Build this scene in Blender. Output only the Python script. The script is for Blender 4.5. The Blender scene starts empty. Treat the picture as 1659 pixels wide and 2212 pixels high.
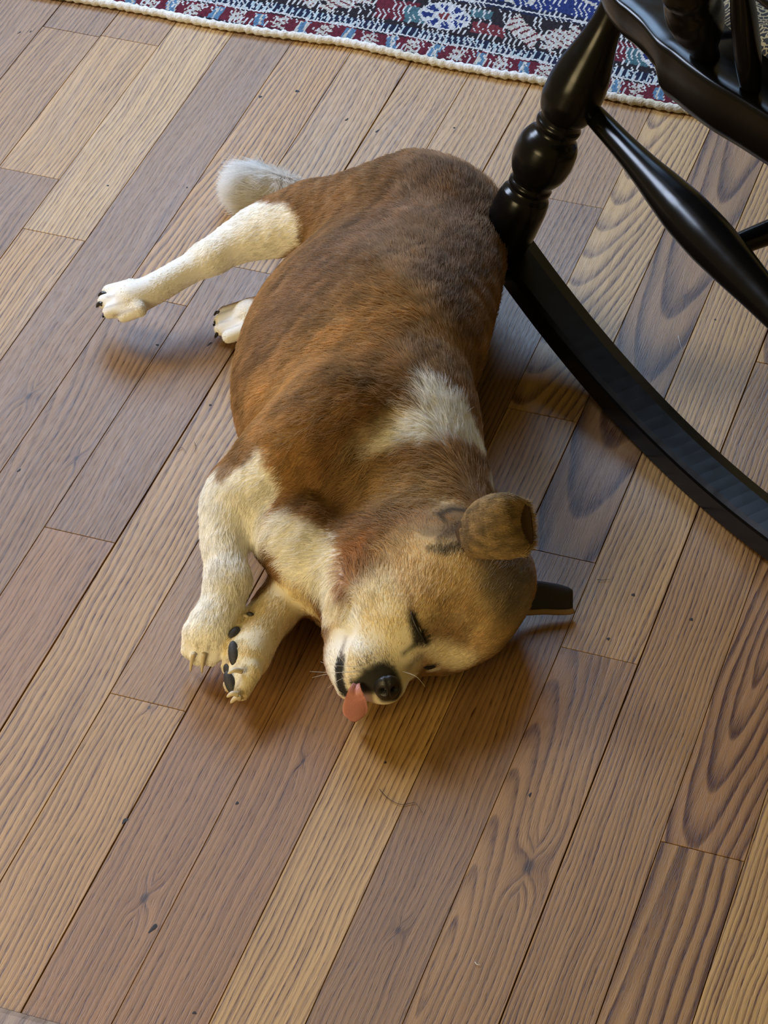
import bpy, bmesh, math, random
import numpy as np
from mathutils import Vector, Matrix
from mathutils.bvhtree import BVHTree

# ------------------------------------------------------------------ camera, light, exposure
SC = bpy.context.scene
COL = SC.collection
rng = np.random.default_rng(7)
random.seed(7)

CAM_R = np.array([[0.94913421, -0.21034322, 0.23430746],
                  [0.31474762, 0.61290057, -0.72476674],
                  [0.00884259, 0.76164862, 0.64792992]])
CAM_C = np.array([1.13117772, 0.0, 2.00029431])
FPX = 6341.4                       # focal length in pixels of the 1659x2212 frame
cam = bpy.data.cameras.new('camera')
cam.sensor_fit = 'VERTICAL'
cam.sensor_height = 24.0
cam.lens = FPX / 2212.0 * 24.0
cam.clip_start = 0.05
co = bpy.data.objects.new('camera', cam)
M4 = Matrix([list(CAM_R[i]) + [CAM_C[i]] for i in range(3)] + [[0, 0, 0, 1]])
co.matrix_world = M4
COL.objects.link(co)
SC.camera = co

SC.view_settings.view_transform = 'Standard'
SC.view_settings.look = 'None'
SC.view_settings.gamma = 1.0
SC.view_settings.use_curve_mapping = False
SC.view_settings.exposure = -0.06

world = bpy.data.worlds.new('room_light')
SC.world = world
world.use_nodes = True
bg = world.node_tree.nodes['Background']
bg.inputs['Color'].default_value = (1.0, 0.73, 0.26, 1)      # warm light bounced around the room
bg.inputs['Strength'].default_value = 0.20


def area_light(name, loc, target, sx, sy, power, color):
    l = bpy.data.lights.new(name, 'AREA')
    l.shape = 'RECTANGLE'
    l.size, l.size_y = sx, sy
    l.energy = power
    l.color = color
    o = bpy.data.objects.new(name, l)
    o.location = loc
    d = Vector(target) - Vector(loc)
    o.rotation_euler = d.to_track_quat('-Z', 'Y').to_euler()
    COL.objects.link(o)
    return o


# daylight through the windows of the room, up and to the left of the dog
area_light('window_daylight', (-1.65, 2.95, 1.95), (0.2, 2.4, 0.0), 0.85, 1.0, 84, (0.66, 0.77, 1.0))
area_light('window_daylight', (-0.85, 5.0, 2.05), (0.1, 2.6, 0.0), 1.7, 1.3, 78, (0.44, 0.66, 1.0))
# warm lamp in the room behind the viewer
area_light('lamp_glow', (-0.55, 0.0, 0.80), (0.4, 2.2, 0.05), 1.0, 0.8, 34, (1.0, 0.78, 0.40))

# ------------------------------------------------------------------ helpers


def P(x, y, z=0.0):
    """world point seen at pixel (x, y) of the 1659x2212 frame, at height z"""
    d = CAM_R @ np.array([(x - 829.5) / FPX, -(y - 1106) / FPX, -1.0])
    return CAM_C + d * ((z - CAM_C[2]) / d[2])


PX = 0.487e-3                      # metres per pixel at the dog


def tag(o, label=None, cat=None, group=None, kind=None):
    if label:
        o['label'] = label
    if cat:
        o['category'] = cat
    if group:
        o['group'] = group
    if kind:
        o['kind'] = kind
    return o


def empty(name, loc=(0, 0, 0)):
    o = bpy.data.objects.new(name, None)
    o.location = loc
    o.empty_display_size = 0.05
    COL.objects.link(o)
    return o


def link(name, me, mat=None, parent=None):
    o = bpy.data.objects.new(name, me)
    if mat is not None:
        me.materials.clear()
        me.materials.append(mat)
    COL.objects.link(o)
    if parent is not None:
        o.parent = parent
        o.matrix_parent_inverse = parent_world(parent).inverted()
    return o


def parent_world(o):
    m = o.matrix_basis.copy()
    while o.parent is not None:
        m = o.parent.matrix_basis @ o.matrix_parent_inverse @ m
        o = o.parent
    return m


def mesh(name, verts, faces, smooth=True):
    me = bpy.data.meshes.new(name)
    me.from_pydata([tuple(map(float, v)) for v in verts], [], [tuple(map(int, f)) for f in faces])
    me.validate()
    if smooth:
        me.polygons.foreach_set('use_smooth', [True] * len(me.polygons))
    me.update()
    return me


def frame_of(d):
    d = np.array(d, float)
    d /= np.linalg.norm(d)
    a = np.array([0, 0, 1.0]) if abs(d[2]) < 0.9 else np.array([1.0, 0, 0])
    u = np.cross(d, a)
    u /= np.linalg.norm(u)
    return d, u, np.cross(d, u)


def lathe(name, A, B, prof, mat, parent, seg=40):
    """turned piece: prof is a list of (t along A->B, radius)"""
    A, B = np.array(A), np.array(B)
    d, u, v = frame_of(B - A)
    ts = [p[0] for p in prof]
    rs = [p[1] for p in prof]
    tt = sorted(set(list(np.linspace(ts[0], ts[-1], 110)) + ts))
    # monotone cubic through the profile points
    x, y = np.array(ts), np.array(rs)
    h = np.diff(x)
    dl = np.diff(y) / h
    m_ = np.zeros(len(x))
    for q in range(1, len(x) - 1):
        if dl[q - 1] * dl[q] > 0:
            w1, w2 = 2 * h[q] + h[q - 1], h[q] + 2 * h[q - 1]
            m_[q] = (w1 + w2) / (w1 / dl[q - 1] + w2 / dl[q])
    fine = np.array(tt)
    ii = np.clip(np.searchsorted(x, fine, 'right') - 1, 0, len(x) - 2)
    f = (fine - x[ii]) / h[ii]
    rr = y[ii] * (1 + 2 * f) * (1 - f) ** 2 + m_[ii] * h[ii] * f * (1 - f) ** 2 + y[ii + 1] * f * f * (3 - 2 * f) + m_[ii + 1] * h[ii] * f * f * (f - 1)
    vs, fs = [], []
    for t, r in zip(fine, rr):
        c = A + (B - A) * t
        for i in range(seg):
            a = 2 * math.pi * i / seg
            vs.append(c + r * (math.cos(a) * u + math.sin(a) * v))
    n = len(fine)
    for j in range(n - 1):
        for i in range(seg):
            i2 = (i + 1) % seg
            fs.append((j * seg + i, j * seg + i2, (j + 1) * seg + i2, (j + 1) * seg + i))
    fs.append(tuple(range(seg))[::-1])
    fs.append(tuple((n - 1) * seg + i for i in range(seg)))
    return link(name, mesh(name, vs, fs), mat, parent)


def tube(name, pts, rad, mat, parent=None, seg=8, flat=None):
    pts = [np.array(p, float) for p in pts]
    n = len(pts)
    rad = [rad] * n if np.isscalar(rad) else rad
    vs, fs = [], []
    for j, p in enumerate(pts):
        d = pts[min(j + 1, n - 1)] - pts[max(j - 1, 0)]
        _, u, v = frame_of(d)
        for i in range(seg):
            a = 2 * math.pi * i / seg
            vs.append(p + rad[j] * (math.cos(a) * u + math.sin(a) * v * (flat or 1)))
    for j in range(n - 1):
        for i in range(seg):
            i2 = (i + 1) % seg
            fs.append((j * seg + i, j * seg + i2, (j + 1) * seg + i2, (j + 1) * seg + i))
    fs.append(tuple(range(seg))[::-1])
    fs.append(tuple((n - 1) * seg + i for i in range(seg)))
    return link(name, mesh(name, vs, fs), mat, parent)


def spline(pts, n):
    """Catmull-Rom through pts"""
    pts = np.array(pts, float)
    m = len(pts)
    out = []
    for q in np.linspace(0, m - 1, n):
        i = min(int(q), m - 2)
        f = q - i
        p0, p1, p2, p3 = pts[max(i - 1, 0)], pts[i], pts[i + 1], pts[min(i + 2, m - 1)]
        out.append(0.5 * (2 * p1 + (p2 - p0) * f + (2 * p0 - 5 * p1 + 4 * p2 - p3) * f ** 2 + (3 * p1 - p0 - 3 * p2 + p3) * f ** 3))
    return np.array(out)


class NT:
    """small node builder"""

    def __init__(self, name):
        self.m = bpy.data.materials.new(name)
        self.m.use_nodes = True
        self.t = self.m.node_tree
        self.b = self.t.nodes['Principled BSDF']

    def n(self, typ, **kw):
        nd = self.t.nodes.new(typ)
        for k, v in kw.items():
            setattr(nd, k, v)
        return nd

    def put(self, sock, v):
        if isinstance(v, bpy.types.NodeSocket):
            self.t.links.new(v, sock)
        else:
            sock.default_value = v

    def math(self, op, a, b=0.0, c=0.0, clamp=False):
        nd = self.n('ShaderNodeMath', operation=op, use_clamp=clamp)
        self.put(nd.inputs[0], a)
        self.put(nd.inputs[1], b)
        self.put(nd.inputs[2], c)
        return nd.outputs[0]

    def xyz(self, x, y, z):
        nd = self.n('ShaderNodeCombineXYZ')
        for s, v in zip(nd.inputs, (x, y, z)):
            self.put(s, v)
        return nd.outputs[0]

    def sep(self, v):
        nd = self.n('ShaderNodeSeparateXYZ')
        self.put(nd.inputs[0], v)
        return nd.outputs

    def noise(self, vec, scale=1.0, detail=2.0, rough=0.5, col=False):
        nd = self.n('ShaderNodeTexNoise')
        self.put(nd.inputs['Vector'], vec)
        nd.inputs['Scale'].default_value = scale
        nd.inputs['Detail'].default_value = detail
        nd.inputs['Roughness'].default_value = rough
        return nd.outputs['Color' if col else 'Fac']

    def ramp(self, fac, stops):
        nd = self.n('ShaderNodeValToRGB')
        self.put(nd.inputs[0], fac)
        el = nd.color_ramp.elements
        while len(el) < len(stops):
            el.new(0.5)
        for e, (p, c) in zip(el, stops):
            e.position = p
            e.color = (c, c, c, 1) if np.isscalar(c) else (*c, 1)
        return nd.outputs[0]

    def mix(self, fac, a, b, mode='MIX'):
        nd = self.n('ShaderNodeMix', data_type='RGBA', blend_type=mode)
        self.put(nd.inputs[0], fac)
        self.put(nd.inputs[6], a)
        self.put(nd.inputs[7], b)
        return nd.outputs[2]

    def attr(self, name, typ='OBJECT'):
        nd = self.n('ShaderNodeAttribute', attribute_name=name, attribute_type=typ)
        return nd.outputs

    def bump(self, h, dist, strength=1.0):
        nd = self.n('ShaderNodeBump')
        nd.inputs['Strength'].default_value = strength
        nd.inputs['Distance'].default_value = dist
        self.put(nd.inputs['Height'], h)
        self.t.links.new(nd.outputs[0], self.b.inputs['Normal'])

    def set(self, **kw):
        for k, v in kw.items():
            self.put(self.b.inputs[k.replace('_', ' ')], v)
        return self.m


def plain(name, color, rough=0.5, **kw):
    t = NT(name)
    t.set(Base_Color=(*color, 1), Roughness=rough)
    for k, v in kw.items():
        t.put(t.b.inputs[k.replace('_', ' ')], v)
    return t.m


def srgb(r, g, b):
    f = lambda c: (c / 255 / 12.92) if c / 255 <= 0.04045 else ((c / 255 + 0.055) / 1.055) ** 2.4
    return (f(r), f(g), f(b))


# ------------------------------------------------------------------ oak floor
def oak_material():
    t = NT('oak')
    tc = t.n('ShaderNodeTexCoord').outputs['Object']
    u, v, w = t.sep(tc)
    tone = t.attr('tone')[0]
    seed = t.attr('seed')[2]
    rx, rh, rt = t.sep(t.attr('ring')[1])
    ku, kv, kr = t.sep(t.attr('knot')[1])
    # broad wander and fine wobble of the growth rings
    wa = t.noise(t.xyz(t.math('MULTIPLY', u, 7), t.math('MULTIPLY', v, 2.6), seed), 1, 2)
    wb = t.noise(t.xyz(t.math('MULTIPLY', u, 60), t.math('MULTIPLY', v, 10), seed), 1, 2)
    wc = t.noise(t.xyz(t.math('MULTIPLY', u, 320), t.math('MULTIPLY', v, 45), seed), 1, 2)
    off = t.math('ADD', t.math('MULTIPLY', t.math('SUBTRACT', wa, .5), .034),
                 t.math('ADD', t.math('MULTIPLY', t.math('SUBTRACT', wb, .5), .0038),
                        t.math('MULTIPLY', t.math('SUBTRACT', wc, .5), .0016)))
    # a knot pushes the rings aside
    du = t.math('SUBTRACT', u, ku)
    dv = t.math('MULTIPLY', t.math('SUBTRACT', v, kv), .5)
    kd = t.math('DIVIDE', t.math('SQRT', t.math('ADD', t.math('MULTIPLY', du, du), t.math('MULTIPLY', dv, dv))), kr)
    kg = t.math('POWER', 2.718, t.math('MULTIPLY', t.math('MULTIPLY', kd, kd), -.16))
    off = t.math('ADD', off, t.math('MULTIPLY', t.math('MULTIPLY', kg, kr), t.math('MULTIPLY', t.math('SIGN', du), 2.2)))
    d = t.math('ADD', t.math('ADD', u, rx), off)
    h = t.math('ADD', rh, t.math('MULTIPLY', v, rt))
    r = t.math('SQRT', t.math('ADD', t.math('MULTIPLY', d, d), t.math('MULTIPLY', h, h)))
    ph = t.math('FRACT', t.math('MULTIPLY', r, t.attr('ring_count')[2]))
    line = t.ramp(ph, [(0, 0.0), (.34, 0.08), (.66, .55), (.84, 1.0), (.93, .75), (1.0, 0.0)])
    pore = t.noise(t.xyz(t.math('MULTIPLY', t.math('ADD', u, t.math('MULTIPLY', off, .6)), 1100), t.math('MULTIPLY', v, 55), seed), 1, 2)
    pore = t.ramp(pore, [(.50, 0.0), (.68, 1.0)])
    streak = t.noise(t.xyz(t.math('MULTIPLY', t.math('ADD', u, off), 190), t.math('MULTIPLY', v, 5), seed), 1, 3)
    patch = t.noise(t.xyz(t.math('MULTIPLY', u, 22), t.math('MULTIPLY', v, 5), seed), 1, 2)
    gs = t.attr('grain')[2]
    dark = t.math('MULTIPLY', t.math('MULTIPLY', line, t.math('ADD', t.math('MULTIPLY', patch, .7), .32)), gs)
    dark = t.math('ADD', dark, t.math('MULTIPLY', t.math('MULTIPLY', pore, t.math('ADD', line, .4)), .34))
    dark = t.math('ADD', dark, t.math('MULTIPLY', t.math('SUBTRACT', .54, streak), 1.15))
    dark = t.math('ADD', dark, t.math('MULTIPLY', t.math('SUBTRACT', .5, patch), .28))
    core = t.ramp(kd, [(0.0, 1.0), (.45, .95), (.7, .5), (1.0, 0.0)])
    halo = t.math('MULTIPLY', kg, .28)
    val = t.math('SUBTRACT', 1.0, dark)
    val = t.math('MULTIPLY', val, t.math('SUBTRACT', 1.0, halo))
    c = t.mix(1.0, tone, t.mix(t.math('SUBTRACT', 1.0, val, clamp=True), (1.14, 1.14, 1.14, 1), (.22, .13, .09, 1)), 'MULTIPLY')
    c = t.mix(t.math('MULTIPLY', core, .8), c, (.045, .022, .014, 1))
    hgt = t.math('SUBTRACT', 1.0, t.math('ADD', t.math('MULTIPLY', line, .5), pore))
    t.bump(hgt, .0004, .3)
    rg = t.math('ADD', .36, t.math('MULTIPLY', patch, .14))
    return t.set(Base_Color=c, Roughness=rg, Specular_IOR_Level=.42)


OAK = oak_material()
PW = 0.08                          # plank width
floor = tag(empty('floor', (0.4, 2.4, 0)), 'oak strip floor of narrow brown and tan planks', kind='structure')
TONES = dict(pale=(0.460, 0.275, 0.099), tan=(0.411, 0.232, 0.077), honey=(0.411, 0.218, 0.061), mid=(0.317, 0.170, 0.058), pink=(0.297, 0.153, 0.057),
             mauve=(0.255, 0.138, 0.055), dark=(0.220, 0.115, 0.043))


def plank(row, y0, y1, tone, ring=None, freq=190, grain=.8, knot=None, bowx=0.0):
    g = random.choice((.00018, .00025, .0003, .0005))
    wide = {2: .0009, 4: .0006, 9: .0007, 12: .0004}         # joints that have opened up
    x0, x1 = row * PW + g + wide.get(row, 0) / 2, (row + 1) * PW - g - wide.get(row + 1, 0) / 2
    cx, cy = (x0 + x1) / 2, (y0 + y1) / 2
    a, b = (x1 - x0) / 2, (y1 - y0) / 2 - g
    e, T = .0004, .012
    vs = []
    for z, s in ((-T, 0), (-e, 0), (0, e)):
        for sx, sy in ((-1, -1), (1, -1), (1, 1), (-1, 1)):
            vs.append((sx * (a - s), sy * (b - s), z))
    fs = [(8, 9, 10, 11), (3, 2, 1, 0)]
    for k in (0, 4):
        for i in range(4):
            j = (i + 1) % 4
            fs.append((k + i, k + j, k + 4 + j, k + 4 + i))
    me = mesh('plank', vs, fs, smooth=False)
    o = link('plank', me, OAK, floor)
    o.location = (cx, cy, random.uniform(-.0002, 0))
    o.matrix_parent_inverse = parent_world(floor).inverted()
    tn = TONES[tone] if isinstance(tone, str) else tone
    o['tone'] = [float(c) for c in tn]
    o['seed'] = random.uniform(0, 60)
    o['ring'] = [float(c) for c in (ring or (random.choice((-1, 1)) * random.uniform(.06, .16), random.uniform(.01, .05), random.uniform(-.02, .02)))]
    o['ring_count'] = float(freq)
    o['grain'] = float(grain)
    if knot:
        k = P(knot[0], knot[1])
        o['knot'] = [float(k[0] - cx), float(k[1] - cy), float(knot[2])]
    else:
        o['knot'] = [0.3, 5.0, .004]
    return o


YLO, YHI = 1.492, 4.6
# (row: [(y_end_of_piece_from_below, tone, dict), ...]) pieces listed from the camera side up
C_ = dict
ROWS = {
    -4: [(2.35, 'mauve', C_()), (3.02, 'mid', C_()), (YHI, 'mauve', C_())],
    -3: [(2.700, 'mauve', C_(grain=.7)), (3.024, 'tan', C_(freq=170)), (YHI, 'mid', C_())],
    -2: [(2.591, 'tan', C_(grain=.9)), (YHI, 'pale', C_(grain=.9, knot=(150, 176, .003)))],
    -1: [(2.05, 'pink', C_()), (YHI, 'mauve', C_(grain=.55, knot=(62, 856, .0042)))],
    0: [(2.51, 'mauve', C_(ring=(.05, .03, .06), freq=180, grain=.75, knot=(165, 990, .003))), (YHI, 'honey', C_(grain=1.1, freq=170, ring=(.05, .02, .05)))],
    1: [(2.10, 'pink', C_(grain=.6)), (2.60, 'mauve', C_(ring=(.07, .02, .03), grain=.6)), (YHI, 'tan', C_(ring=(.045, .03, .05), freq=170, grain=1.0))],
    2: [(2.72, 'tan', C_(grain=1.0, freq=150, ring=(.06, .02, .06))), (YHI, 'tan', C_(grain=.9, ring=(.05, .02, .05)))],
    3: [(1.891, 'tan', C_(grain=.9, knot=(322, 1528, .0022))), (2.65, 'mid', C_(grain=.55)), (YHI, 'tan', C_(grain=.7))],
    4: [(2.60, 'pink', C_(grain=.7, ring=(.05, .02, .06), knot=(312, 1940, .0045))), (YHI, 'tan', C_(grain=.8))],
    5: [(2.30, 'pink', C_(grain=.6, knot=(655, 1644, .0025))), (2.8555, 'mauve', C_(grain=.9)), (YHI, 'mid', C_(grain=.7))],
    6: [(2.45, 'pale', C_(grain=.8, freq=170)), (YHI, 'pale', C_(grain=1.0, ring=(.03, .012, .09)))],
    7: [(2.231, 'mauve', C_(grain=.6, knot=(860, 2010, .0032))), (YHI, 'mauve', C_(grain=1.25, ring=(-.008, .001, .085), freq=95, knot=(1480, 640, .003)))],
    8: [(2.098, 'mid', C_(grain=.8, ring=(.03, .012, .09), freq=170, knot=(1142, 1872, .0065))), (YHI, 'tan', C_(grain=.95))],
    9: [(2.62, 'mid', C_(grain=.95, freq=210)), (YHI, 'honey', C_(grain=1.2, ring=(0.0, .003, .09), freq=110))],
    10: [(1.873, 'mid', C_(grain=1.2, ring=(.02, .004, .035), freq=80)), (2.40, 'pink', C_(grain=1.2, ring=(.006, -.004, .11), freq=120)), (YHI, 'tan', C_())],
    11: [(2.25, 'pale', C_(grain=1.0)), (YHI, 'mid', C_())],
    12: [(2.0, 'mid', C_()), (YHI, 'tan', C_())],
}
for row in range(-14, 26):
    spec = ROWS.get(row)
    if spec is None:
        y = YLO
        spec = []
        while y < YHI:
            y += random.uniform(.5, 1.3)
            spec.append((min(y, YHI), random.choice(('tan', 'mid', 'pink', 'mauve', 'pale')), C_()))
    y = YLO
    for y1, tone, kw in spec:
        plank(row, y, y1, tone, **kw)
        y = y1
# dark bed the planks are laid on
vs = [(x, y, z) for z in (-.03, -.0118) for x, y in ((-1.13, .2), (2.09, .2), (2.09, YHI + .01), (-1.13, YHI + .01))]
bed = link('subfloor', mesh('subfloor', vs, [(3, 2, 1, 0), (4, 5, 6, 7), (0, 1, 5, 4), (1, 2, 6, 5), (2, 3, 7, 6), (3, 0, 4, 7)], False),
           plain('dark_gap', (.006, .004, .003), .9), floor)
# planks beyond the threshold, nearest the viewer
for row in range(-6, 14):
    plank(row, .62, 1.425, random.choice(('tan', 'mid', 'honey')))

# the threshold strip that crosses the plank ends in the near corner
TH = tag(empty('trim_1', (.4, 1.46, 0)), 'worn oak threshold strip across the plank ends', kind='structure')
prof = [(1.4255, -.011), (1.4255, .001), (1.432, .004), (1.442, .0062), (1.452, .0045), (1.456, .0052), (1.468, .0062), (1.484, .0045), (1.4915, .001), (1.4915, -.011)]
vs = [(x, y, z) for x in (-1.1, 2.05) for y, z in prof]
n_ = len(prof)
fs = [(i, i + 1, n_ + i + 1, n_ + i) for i in range(n_ - 1)] + [tuple(range(n_))[::-1], tuple(range(n_, 2 * n_)), (n_ - 1, 0, n_, 2 * n_ - 1)]
th = link('threshold_board', mesh('threshold_board', vs, fs, False), OAK, TH)
th['tone'] = [.33, .22, .14]
th['seed'] = 3.0
th['ring'] = [.1, .02, 0.0]
th['ring_count'] = 60.0
th['grain'] = .6
th['knot'] = [5.0, 5.0, .004]

# dark specks: filled nail holes and pin knots in the boards
HOLE = plain('dark_speck', (.016, .010, .008), .7)
for i, (x, y, a, b, rot) in enumerate([(562, 209, 6, 5, 0), (642, 197, 8, 5, 1), (749, 258, 3, 7, 1), (815, 283, 3, 8, 1), (981, 276, 4, 3, 0), (340, 745, 5, 3, 0),
                                       (453, 743, 3, 9, 1), (454, 875, 4, 3, 0), (41, 1016, 3, 6, 1), (233, 401, 4, 3, 0), (1368, 1285, 5, 4, 0), (1314, 1380, 4, 4, 0),
                                       (270, 1773, 5, 8, 1), (331, 2005, 5, 12, 1), (512, 1735, 4, 4, 0), (420, 2188, 5, 3, 0), (1493, 1338, 5, 4, 0), (1145, 1717, 3, 6, 0),
                                       (404, 405, 3, 3, 0), (66, 68, 2, 5, 0), (42, 70, 2, 7, 1), (832, 1647, 3, 3, 0), (1545, 690, 3, 3, 0)]):
    c = P(x, y)
    ang = .0 if not rot else -.25
    vs = [c + np.array([0, 0, .0004])]
    for k in range(12):
        q = 2 * math.pi * k / 12
        w = 1 + .2 * math.sin(3 * q + i)
        ex, ey = a * PX * math.cos(q) * w * .8, b * PX * 1.35 * math.sin(q) * w * .8
        vs.append(c + np.array([ex * math.cos(ang) - ey * math.sin(ang), ex * math.sin(ang) + ey * math.cos(ang), .00012]))
    link('nail_hole', mesh('nail_hole', vs, [(0, 1 + k, 1 + (k + 1) % 12) for k in range(12)]), HOLE, floor)

# ------------------------------------------------------------------ rug
def build_rug():
    root = tag(empty('rug', (.4, 3.6, 0)), 'blue and maroon oriental rug with a white overcast edge', 'rug')
    X0, X1, Y0, Y1 = -.95, 1.75, 3.100, 4.0
    da, db = .0023, .0034
    na, nb = int((X1 - X0) / da), int((Y1 - Y0) / db)
    A = (np.arange(na) + .5) * da + X0
    B = (np.arange(nb) + .5) * db
    a, b = np.meshgrid(A, B)
    # the knots wander a little, as a hand-knotted rug does
    aw = a + .004 * np.sin(b * 60) + .002 * np.sin(a * 37 + b * 90)
    bw = b + .0025 * np.sin(a * 23) + .0012 * np.sin(a * 71 + 1)
    white, ivory = (.46, .46, .45), (.40, .38, .33)
    navy, ink, blue = (.014, .018, .042), (.020, .016, .020), (.018, .030, .12)
    maroon, rust = (.10, .016, .026), (.13, .026, .032)
    teal, sky = (.05, .11, .13), (.08, .16, .25)
    col = np.zeros((nb, na, 3))
    col[:] = blue

    def put(mask, c):
        col[mask] = c
    # outer guard stripe
    g = bw < .040
    put(g, ink)
    p = (aw / .060) % 1.0
    row = (bw - .021) / .016
    put(g & (np.abs(row) < 1.05), maroon)
    put(g & (np.abs(row) < .95) & (p < .24), sky)
    put(g & (np.abs(row) < .95) & (p < .24) & (((aw / .0105) % 1) < .3), ivory)
    star = (np.abs(p - .60) * 3.4 + np.abs(np.sin(row * 5 + p * 9)) * .36) < .72
    put(g & (np.abs(row) < .9) & star, ivory)
    put(g & (np.abs(row) < .9) & (np.abs(np.sin(aw * 420) + np.sin(bw * 520)) < .35) & (p > .24), maroon)
    # white line and dark stitched stripe
    s1 = (bw >= .040) & (bw < .044)
    put(s1, white)
    s2 = (bw >= .044) & (bw < .064)
    put(s2, navy)
    put(s2 & (((aw + bw * .35) / .0085 % 1) < .34), (.34, .42, .44))
    # main border
    m = (bw >= .064) & (bw < .148)
    put(m, ink)
    L = .30
    q = ((aw - .02) / L) % 1.0
    c0 = (bw - .106) / .040

    def blob(qc, wq, f):
        return m & (np.abs(((q - qc + .5) % 1) - .5) < wq) & f
    r_ = np.hypot((((q - .50 + .5) % 1) - .5) * L, (bw - .106))
    th = np.arctan2(bw - .106, (((q - .5 + .5) % 1) - .5) * L)
    put(blob(.28, .10, (c0 + .25 > -.5) & (c0 < .5)), maroon)
    put(blob(.37, .05, (c0 < .25) & (c0 > -.75)), teal)
    put(blob(.70, .075, np.abs(c0 + .35) < .32), rust)
    put(blob(.66, .05, np.abs(c0 - .5) < .25), teal)
    leaf = np.abs((((q - .04 + .5) % 1) - .5) * L - c0 * .018 - .006 * np.sign(np.sin(bw * 300))) < (.030 * (1.05 - np.abs(c0)))
    put(m & leaf & (np.abs(c0) < .95), ivory)
    put(m & leaf & (np.sin(aw * 330 + bw * 500) > .62), maroon)
    leaf2 = np.abs((((q - .86 + .5) % 1) - .5) * L + c0 * .016) < (.024 * (1.0 - np.abs(c0)))
    put(m & leaf2, ivory)
    put(m & leaf2 & (np.sin(aw * 410 - bw * 420) > .6), maroon)
    put(m & (r_ < .034), white)
    put(m & (r_ < .030) & (r_ > .013) & (np.sin(th * 8) > -.25), blue)
    put(m & (r_ < .008), rust)
    # inner lines and blue field
    put((bw >= .148) & (bw < .153), navy)
    put((bw >= .153) & (bw < .158), white)
    put((bw >= .158) & (bw < .166), navy)
    f = bw >= .166
    put(f & (np.abs(np.sin(aw * 19 + np.sin(bw * 30) * 1.4)) < .16), ivory)
    put(f & (np.abs(np.sin(aw * 19 + 1.1)) < .20) & (np.abs(np.sin(bw * 44)) < .45), rust)
    put(f & (np.abs(np.sin(aw * 28 + 2)) < .14) & (np.abs(np.sin(bw * 52)) < .4), ivory)
    put(f & (np.abs(np.sin(aw * 13 + bw * 21)) < .10), sky)
    # worn pile: the pale warp shows as slanting white dashes between the knots
    slant = ((a + b * .30 + .0014 * np.sin(b * 210)) / .0069) % 1.0
    den = np.interp(b, [0, .04, .07, .15, .17, .9], [.22, .48, .64, .62, .55, .45])
    gate = rng.random((nb // 7 + 1, na // 2 + 1)).repeat(7, 0)[:nb].repeat(2, 1)[:, :na]
    put((slant < .34) & (gate < den), white)
    col *= (0.78 + .44 * rng.random((nb, na, 1)))
    # geometry: every knot column is a low rib
    xa = np.arange(na + 1) * da + X0
    yb = np.arange(nb + 1) * db
    gx, gy = np.meshgrid(xa, yb)
    wav = .004 * np.sin(gx * 9 + .5) + .0025 * np.sin(gx * 23)
    gz = .0050 + .0007 * np.cos(2 * np.pi * (gx + gy * .30) / .0069) + .0004 * rng.random(gx.shape) - .0016 * (gy < .002)
    V = np.stack([gx, Y0 + gy + wav * np.clip(1 - gy / .3, 0, 1), gz], -1).reshape(-1, 3)
    idx = np.arange((na + 1) * (nb + 1)).reshape(nb + 1, na + 1)
    F = np.stack([idx[:-1, :-1], idx[:-1, 1:], idx[1:, 1:], idx[1:, :-1]], -1).reshape(-1, 4)
    me = bpy.data.meshes.new('pile')
    me.vertices.add(len(V))
    me.vertices.foreach_set('co', V.astype(np.float32).ravel())
    me.loops.add(F.size)
    me.loops.foreach_set('vertex_index', F.astype(np.int32).ravel())
    me.polygons.add(len(F))
    me.polygons.foreach_set('loop_start', (np.arange(len(F)) * 4).astype(np.int32))
    me.update(calc_edges=True)
    at = me.attributes.new('knot_colour', 'FLOAT_COLOR', 'FACE')
    at.data.foreach_set('color', np.concatenate([col.reshape(-1, 3), np.ones((na * nb, 1))], 1).astype(np.float32).ravel())
    t = NT('rug_wool')
    t.set(Base_Color=t.attr('knot_colour', 'GEOMETRY')[0], Roughness=.95, Specular_IOR_Level=.1)
    link('pile', me, t.m, root)
    vs = [(x, y, z) for z in (.0003, .0040) for x, y in ((X0, Y0 + .004), (X1, Y0 + .004), (X1, Y1), (X0, Y1))]
    link('backing', mesh('backing', vs, [(3, 2, 1, 0), (4, 5, 6, 7), (0, 1, 5, 4), (1, 2, 6, 5), (2, 3, 7, 6), (3, 0, 4, 7)], False), plain('rug_jute', (.22, .19, .14), .95), root)
    # overcast edge: a lumpy white cord whipped round and round
    xs = np.arange(X0, X1, .004)
    pts, rad = [], []
    nz = np.convolve(rng.normal(size=len(xs) + 40), np.ones(24) / 24, 'same')[:len(xs)]
    for i, x in enumerate(xs):
        w = .004 * math.sin(x * 9 + .5) + .0025 * math.sin(x * 23)
        pts.append((x, Y0 - .0045 + w + nz[i] * .006, .0056))
        rad.append(.0050 + .0009 * math.sin(i * 2.1) + .0010 * rng.random())
    t = NT('white_wool')
    nzz = t.noise(t.n('ShaderNodeTexCoord').outputs['Object'], 320, 3)
    nz2 = t.noise(t.n('ShaderNodeTexCoord').outputs['Object'], 9, 2)
    c = t.mix(t.ramp(nz2, [(.46, 0), (.64, 1)]), (.76, .76, .75, 1), (.62, .57, .44, 1))
    t.bump(nzz, .002, .8)
    t.set(Base_Color=c, Roughness=.95, Specular_IOR_Level=.1)
    ed = tube('edge_binding', pts, rad, t.m, root, 10)
    ed['label'] = 'white whipped edge'


build_rug()

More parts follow.
